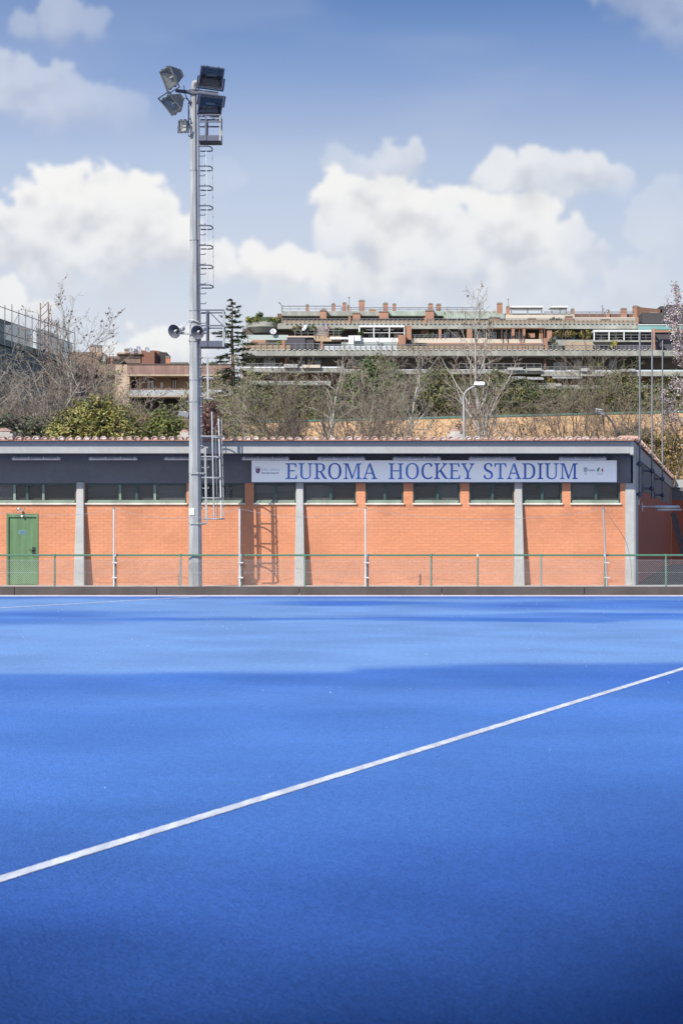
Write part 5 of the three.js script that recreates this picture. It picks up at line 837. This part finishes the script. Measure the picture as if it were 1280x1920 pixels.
  b('planter_box', 532, 558, 682.5, 689.5, -0.5, 0.5, B.pale); b('planter_box', 566, 600, 684, 689.6, -0.45, 0.45, B.beige); b('planter_box', 951, 980, 689, 694, -0.5, 0.5, B.pale); b('planter_box', 985, 1015, 690, 695, -0.5, 0.5, B.slab); b('planter_box', 1088, 1105, 690, 696, -0.4, 0.4, B.pale); b('planter_box', 1163, 1190, 691.5, 696.4, -0.5, 0.5, B.pale); for (const [x0, x1, y0, y1] of [[953, 984, 704.5, 711.5], [987, 1018, 706, 712.5], [1034, 1090, 705.3, 709]]) part(t, 'awning', new THREE.BoxGeometry(X(x1, D) - X(x0, D), 0.03, 1.3).rotateX(0.32).translate((X(x0, D) + X(x1, D)) / 2, Y((y0 + y1) / 2, D), -D + 0.1), B.pale); b('planter_box', 1040, 1052, 719, 724, -0.4, 0.4, B.pale);
  // windows, each a frame with its pane
  const win = (x0, x1, y0, y1, set, fm = B.white) => {
    const E = D + set, fw = 0.07, a = X(x0, E), c = X(x1, E), u = Y(y1, E), v = Y(y0, E), z = -E, w = part(t, 'window', [box(a, c, v - fw, v, z + 0.06, z), box(a, c, u, u + fw, z + 0.06, z), box(a, a + fw, u + fw, v - fw, z + 0.06, z), box(c - fw, c, u + fw, v - fw, z + 0.06, z), box((a + c) / 2 - 0.04, (a + c) / 2 + 0.04, u + fw, v - fw, z + 0.06, z)], fm);
    part(w, 'pane', box(a + fw, c - fw, u + fw, v - fw, z + 0.03, z + 0.012), pane);
  };
  win(495, 516, 671, 690, 3.1); win(497, 512, 699, 712, 2.1, B.brown); for (const x of [560, 590, 660, 672, 695, 716]) win(x, x + 12, 671, 690, 3.1, B.rail); win(1037, 1061, 680, 697, 3.1); for (const x of [1075, 1105, 1140, 1180]) win(x, x + 16, 673, 694, 3.1, B.rail);
  for (const x of [690, 708, 738]) win(x, x + 14, 618, 634, 5.0, B.rail); for (const x of [832, 846, 895, 920, 944, 948, 966]) win(x, x + 10, 622, 636, 5.0); for (const x of [1040, 1064, 1120, 1146, 1176, 1204]) win(x, x + 14, 622, 637, 5.0, B.rail); for (const x of [840, 856, 872, 890, 905]) win(x, x + 12, 597, 604, 7.9); for (const x of [560, 620, 690, 740, 770]) win(x, x + 14, 592.5, 601, 7.9, B.rail); for (const x of [457, 466]) win(x, x + 7, 638, 646, 2.2); for (const x of [960, 1010, 1045, 1085, 1110, 1150]) win(x, x + 14, 601, 606, 7.9, B.rail);
  // antennas
  for (const [x, y0, y1, z] of [[654, 556, 572, 7], [952, 560, 576, 7], [1128, 572, 598, 6]]) part(t, 'antenna', [bar(P(x, y1, D + z), P(x, y0, D + z), 0.03, 4), bar(P(x - 3, y0 + 2, D + z), P(x + 3, y0 + 1.5, D + z), 0.025, 4)], B.rail);
  part(t, 'lamp_post', [bar(P(529, 584, D + 5.5), P(529, 574, D + 5.5), 0.05, 5), bar(P(529, 574, D + 5.5), P(524.5, 568, D + 5.5), 0.05, 5), box(X(522, D + 5.5), X(525, D + 5.5), Y(568.5, D + 5.5), Y(566.5, D + 5.5), -D - 5.4, -D - 5.8)], B.rail);

  // plants on the terraces: each a small shrub of its own
  const shrub = (label, px, py, w, h, set, cols, seed, n = 26) => {
    const q = rng(seed), k = D / F, bf = new Buf(), st = new Buf(), c = V(X(px, D + set), Y(py, D + set), -D - set);
    for (let i = 0; i < n; i++) { const d = rv(q), o = c.clone().add(V(d.x * w * k / 2, d.y * h * k / 2, d.z * 0.5)), tone = 0.7 + 0.6 * q(); for (let j = 0; j < 12; j++) { const e = rv(q), s = 0.22 * (0.6 + 0.8 * q()), di = rv(q), cc = cols[Math.floor(q() * cols.length)]; bf.leaf(o.clone().addScaledVector(e, 0.25 * q()), di.addScaledVector(e, -di.dot(e)).normalize(), e, s, s * 0.5, cc.map((v) => v * tone)); } }
    for (let i = 0; i < 5; i++) st.tube([V(c.x + (i - 2) * w * k * 0.12, c.y - h * k / 2, c.z), V(c.x + (i - 2) * w * k * 0.2, c.y + h * k * 0.2, c.z)], [0.03, 0.015], 4, brown);
    const o = thing('terrace_shrub', label, 'shrub', [c.x, c.y - h * k / 2, c.z], 'plants on the terraces of the apartment block'); part(o, 'stem', st.geo(), barkM); part(o, 'foliage', bf.geo(), leafM);
  };
  const G1 = [[0.20, 0.21, 0.03], [0.11, 0.14, 0.035], [0.25, 0.24, 0.04]], G2 = [[0.06, 0.09, 0.03], [0.09, 0.11, 0.04]];
  shrub('yellow-green plants filling the left half of the round balcony', 478, 599, 32, 8, 3.6, G1, 11, 50); shrub('yellow-green plants filling the right half of the round balcony', 510, 600, 28, 7, 3.6, G1, 12, 40); shrub('dark tuft standing taller than the round balcony planting', 487, 591, 9, 7, 4.6, G2, 13);
  shrub('olive bush behind the terrace railing below the long parapet', 557, 616, 18, 9, 3, [[0.16, 0.13, 0.05], [0.10, 0.10, 0.04]], 14); shrub('flat olive hedge beside the tilted white dish', 583, 617, 18, 8, 3, G2, 15); shrub('dark hedge at the left of the white pergola', 634, 621, 22, 9, 3, G2, 16); shrub('dark green bush tucked under the pergola left post', 678, 624, 9, 10, 2.6, G2, 17); shrub('round lime bush beside the brick pier on the lower terrace', 525, 645, 11, 7, 1.0, G1, 18, 16);
  shrub('low green plants on the terrace by the brick wall end', 806, 629, 16, 5, 2.8, G2, 19); shrub('small dark round bush, left of a pair on the roof terrace', 1035, 601, 8, 6, 4.8, G2, 20, 14); shrub('small dark round bush, right of a pair on the roof terrace', 1047, 601, 8, 6, 4.8, G2, 21, 14); shrub('golden hedge behind the terrace rail near the brown pergola', 1058, 626, 44, 9, 3.2, [[0.22, 0.16, 0.04], [0.13, 0.12, 0.04]], 22, 50); shrub('golden bush at the left of the white right-hand pergola', 1098, 627, 22, 12, 2.8, [[0.26, 0.20, 0.03], [0.15, 0.14, 0.04]], 23); shrub('bright yellow bush below the right-hand white pergola', 1152, 647, 8, 12, 1.2, [[0.36, 0.33, 0.03], [0.24, 0.25, 0.03]], 24, 20); shrub('autumn-coloured bush hanging over the lowest balcony at right', 1033, 714, 18, 18, 0.6, [[0.24, 0.13, 0.03], [0.20, 0.19, 0.04]], 25, 40); shrub('dark hanging plants over the balcony behind the flag poles', 1185, 680, 40, 14, 1.6, G2, 26, 50); shrub('grey feathery plant at the foot of the right brick pier', 1036, 643, 12, 20, 1.2, [[0.16, 0.18, 0.13], [0.11, 0.13, 0.09]], 27, 30); shrub('yellow-leaved plants on the balcony under the long slab at right', 1118, 684, 26, 12, 1.6, [[0.19, 0.19, 0.04], [0.10, 0.11, 0.04]], 28, 36);
  // dishes
  const dish = (label, px, py, DD, r, yaw) => { const o = thing('satellite_dish', label, 'satellite dish', [X(px, DD), Y(py, DD), -DD]); const pr = []; for (let i = 0; i <= 6; i++) pr.push(new THREE.Vector2(r * i / 6, 0.25 * r * (i / 6) ** 2)); const e = new THREE.Euler(Math.PI / 2 - 0.35, 0, 0), add = (n, g, m) => { const q = new THREE.Mesh(uvBox(g.rotateX(Math.PI / 2 - 0.4).rotateY(yaw)), m); q.name = n; o.add(q); }; add('bowl', new THREE.LatheGeometry(pr, 18), M(0.5, 0.5, 0.5, 0.6, { double: true })); add('receiver', joined([bar(V(0, 0, r * 0.9), V(0, r * 0.8, r * 0.1), 0.02, 4), new THREE.BoxGeometry(0.1, 0.12, 0.1).translate(0, r * 0.8, r * 0.1)]), B.rail); const m = new THREE.Mesh(uvBox(bar(V(0, -r * 1.5, -0.1), V(0, 0, -0.05), 0.04, 5)), B.rail); m.name = 'mast'; o.add(m); };
  dish('tilted white dish left of the slatted screen on the terraced block', 572, 615, D + 2.2, 0.4, -0.9); dish('white dish right of the slatted screen top on the terraced block', 609, 612, D + 2.3, 0.4, 0.9); dish('round blue-white dish facing the camera below the round balcony', 512, 622, D + 2.3, 0.36, 0); dish('white dish beside the thin chimney at the right of the roof', 1132, 584, D + 6, 0.42, 0.6);
  // roof dishes of the pink house
  dish('leftmost of three white dishes on the pink house roof', 246, 657, 189, 0.3, 0.5); dish('middle of three white dishes on the pink house roof', 261, 654, 189, 0.3, 0.5); dish('rightmost of three white dishes on the pink house roof', 277, 656, 189, 0.3, 0.5);
}

// ------------------------------------------------------------------ the pink house
{
  const D = 188, C = { pink: M(0.30, 0.185, 0.15, 0.85, { map: again(T.streak, 6, 4) }), beige: M(0.46, 0.35, 0.25, 0.85, { map: again(T.streak, 6, 4) }), dull: M(0.22, 0.15, 0.115, 0.85, { map: again(T.streak, 5) }), brown: M(0.20, 0.09, 0.06, 0.85), dark: M(0.035, 0.03, 0.03, 0.8), grey: M(0.35, 0.36, 0.37, 0.7), white: M(0.66, 0.64, 0.60, 0.6), wall: M(0.32, 0.23, 0.165, 0.85), brick: M(0.42, 0.17, 0.09, 0.85), cap: M(0.16, 0.15, 0.14, 0.8), edge: M(0.12, 0.1, 0.09, 0.8) };
  const t = thing('pink_house', 'flat-roofed pink house with a recessed balcony behind the light mast', 'house', [X(280, D), ground(D), -D]);
  const b = (n, x0, x1, y0, y1, s, d, m) => { const E = D + s; return part(t, n, box(X(x0, E), X(x1, E), Y(y1, E), Y(y0, E), -E, -E - d), m); };
  b('parapet', 239, 438, 683.5, 702, 0, 0.4, C.pink); b('soffit', 239, 438, 702, 705, 0, 2.6, C.beige); b('parapet_edge', 238, 439, 682, 683.5, -0.1, 0.7, C.edge);
  b('side_pier', 216, 243, 683.5, 820, 0.1, 3, C.beige); b('balcony_wall', 243, 438, 705, 742, 2.6, 0.4, C.wall); b('balcony_parapet', 243.5, 438, 730, 741, 0.1, 0.25, C.grey); b('handrail', 243.5, 438, 728.6, 730, 0.05, 0.3, C.brown); b('floor_slab', 243, 438, 741, 744.5, 0, 3, C.beige); b('lower_wall', 243, 438, 744.5, 820, 2.6, 0.4, C.dark);
  b('left_parapet', 100, 216, 682.5, 703, 1.5, 0.4, C.dull); b('left_wall', 100, 216, 703, 820, 2, 0.4, C.dull); b('dark_opening', 160, 213, 704, 722, 1.95, 0.05, C.dark); b('roof_room', 128, 192, 660, 682.5, 6, 4, C.dull); b('roof_room', 192, 218, 668, 682.5, 6.5, 3, C.pink); b('roof_room', 219, 266, 662, 681, 5, 4, C.dull); b('roof_edge', 219, 266, 661, 664, 4.7, 4.4, C.wall); b('painted_shadow', 226, 264, 669.5, 672, 4.95, 0.1, C.dark); b('roof_slope', 264, 290, 657, 682, 5, 4, C.brown);  // thin dark strip on the roof room is a painted shadow
  { const s = new THREE.Shape([[270, 682], [300, 682], [314, 682], [314, 662], [296, 657.5], [278, 657]].map(([x, y]) => new THREE.Vector2(X(x, D + 6), Y(y, D + 6)))); part(t, 'stair_tower', new THREE.ExtrudeGeometry(s, { depth: 3, bevelEnabled: false }).translate(0, 0, -D - 9), C.brown); }
  b('stair_tower_side', 298, 313, 660.5, 682, 5.8, 0.2, C.dark); b('low_roof', 319, 352, 679, 681.5, 4, 3, C.cap); b('dark_roof', 211, 230, 673, 682, 4, 1, C.dark);
  for (const [x0, x1, y0, y1, m] of [[311, 319, 671, 681.5, C.brick], [169, 179, 650, 661, C.wall], [182, 191, 651, 668, C.wall], [193.5, 198, 668, 681, C.white], [208, 212, 672, 683, C.brick], [234, 243, 657.5, 662, C.wall], [250, 258, 658, 662, C.cap]]) { const q = b('chimney', x0, x1, y0, y1, 4.6, 0.5, m); part(q, 'chimney_cap', box(X(x0 - .4, D + 4.6), X(x1 + .4, D + 4.6), Y(y0, D + 4.6) + 0.002, Y(y0 - 4, D + 4.6), -D - 4.55, -D - 5.15), C.cap); }
  const win = (x0, x1, y0, y1, s) => { const E = D + s, a = X(x0, E), c = X(x1, E), u = Y(y1, E), v = Y(y0, E), z = -E, w = part(t, 'window', [box(a, c, v - 0.08, v, z + 0.06, z), box(a, a + 0.08, u, v - 0.08, z + 0.06, z), box(c - 0.08, c, u, v - 0.08, z + 0.06, z), box((a + c) / 2 - 0.06, (a + c) / 2 + 0.06, u, v - 0.08, z + 0.06, z)], C.brown); part(w, 'pane', box(a + 0.08, c - 0.08, u, v - 0.08, z + 0.03, z + 0.01), new THREE.MeshPhysicalMaterial({ color: new THREE.Color().setRGB(0.32, 0.38, 0.38), roughness: 0.15 })); part(w, 'lintel', box(a - 0.1, c + 0.05, v + 0.01, v + 0.28, z + 0.04, z), C.dark); };
  win(275, 290, 711.5, 729, 2.55); win(323, 332, 711, 729, 2.55); win(184, 190, 706, 716, 1.9);
  b('door_recess', 244, 256, 706, 729, 2.5, 0.1, C.dark); b('air_unit', 301, 306, 717, 727, 2.4, 0.2, C.white); b('wall_lamp', 257, 260, 710, 713, 2.45, 0.15, C.white);
}

// ------------------------------------------------------------------ the building under scaffolding
{
  const C = { wall: M(0.10, 0.11, 0.105, 0.9), roof: M(0.17, 0.12, 0.10, 0.9), net: new THREE.MeshPhysicalMaterial({ color: new THREE.Color().setRGB(0.27, 0.34, 0.315), roughness: 0.9, transparent: true, opacity: 0.45, transmission: 0, thickness: 0, side: THREE.DoubleSide }), pole: M(0.22, 0.22, 0.21, 0.6), red: M(0.22, 0.10, 0.07, 0.7) };
  // the facade runs away from the view: near end at left
  const A = V(X(-60, 165), 0, -165), Bp = V(X(116, 192), 0, -192), at = (k, y, off = 0) => { const d = Bp.clone().sub(A), l = Math.hypot(d.x, d.z); return V(A.x + d.x * k + off * -d.z / l, y, A.z + d.z * k + off * d.x / l); };
  const g0 = ground(175) - 1, roofY = Y(640, 174), t = thing('scaffolded_building', 'building wrapped in green netting and scaffold poles at the left edge', 'building', [A.x, g0, A.z]);
  const quad = (k0, k1, y0, y1, o0, o1) => prism([at(k0, 0, o0), at(k1, 0, o0), at(k1, 0, o1), at(k0, 0, o1)].map((p) => [p.x, p.z]), y0, y1);
  part(t, 'wall', quad(0, 1, g0, roofY - 0.6, -0.2, -9), C.wall); part(t, 'cornice', quad(-0.01, 1.01, roofY - 0.6, roofY, 0.9, -9.2), C.roof);
  for (const [k0, k1, y0, y1] of [[0, 0.5, roofY - 0.7, roofY + 1.5], [0.56, 0.8, roofY - 0.7, roofY + 1.9], [0.8, 0.98, roofY - 0.7, roofY + 1.5], [0, 0.98, roofY - 3.2, roofY - 0.8], [0, 0.98, g0, roofY - 3.4]]) part(t, 'netting', quad(k0, k1, y0, y1, 1.25, 1.22), C.net);
  for (let i = 0; i <= 14; i++) { const k = i / 14; part(t, 'scaffold_pole', bar(at(k, g0, 1.35), at(k, roofY + 3.2 - (i % 2) * 0.3, 1.35), 0.05, 5), C.pole); }
  for (let j = 0; j < 5; j++) part(t, 'scaffold_rail', bar(at(0, roofY + 2.6 - j * 1.1, 1.38), at(1, roofY + 2.6 - j * 1.1, 1.38), 0.035, 4), C.pole);
  for (let j = 1; j < 5; j++) part(t, 'scaffold_deck', quad(0, 1, roofY - j * 2 - 0.1, roofY - j * 2, 1.2, 0.2), C.roof);
  for (let i = 0; i < 12; i += 3) part(t, 'scaffold_brace', bar(at(i / 14, roofY, 1.4), at((i + 2) / 14, roofY + 2.6, 1.4), 0.03, 4), C.pole);
  for (let j = 0; j < 3; j++) for (let i = 0; i < 5; i++) { const w = part(t, 'window', quad(0.08 + i * 0.19, 0.16 + i * 0.19, roofY - 3 - j * 3.2, roofY - 1.4 - j * 3.2, -0.15, -0.21), C.red); part(w, 'pane', quad(0.09 + i * 0.19, 0.15 + i * 0.19, roofY - 2.9 - j * 3.2, roofY - 1.5 - j * 3.2, -0.12, -0.149), M(0.05, 0.06, 0.07, 0.1)); }
  part(t, 'roof_hut', quad(0.3, 0.46, roofY, roofY + 2.0, -1, -3.5), M(0.36, 0.34, 0.28, 0.85)); part(t, 'hut_roof', quad(0.27, 0.5, roofY + 2.0, roofY + 2.2, -0.6, -4), C.red);
  const L = []; for (const o of [1.1, 1.9]) L.push(bar(at(0.62, g0, o), at(0.62, roofY + 4.4, o), 0.05, 4)); for (let y = roofY - 6; y < roofY + 4.3; y += 0.7) L.push(bar(at(0.62, y, 1.1), at(0.62, y + 0.7, 1.9), 0.035, 4)); part(t, 'hoist_mast', L, C.red);
}

renderer.render(scene, camera);
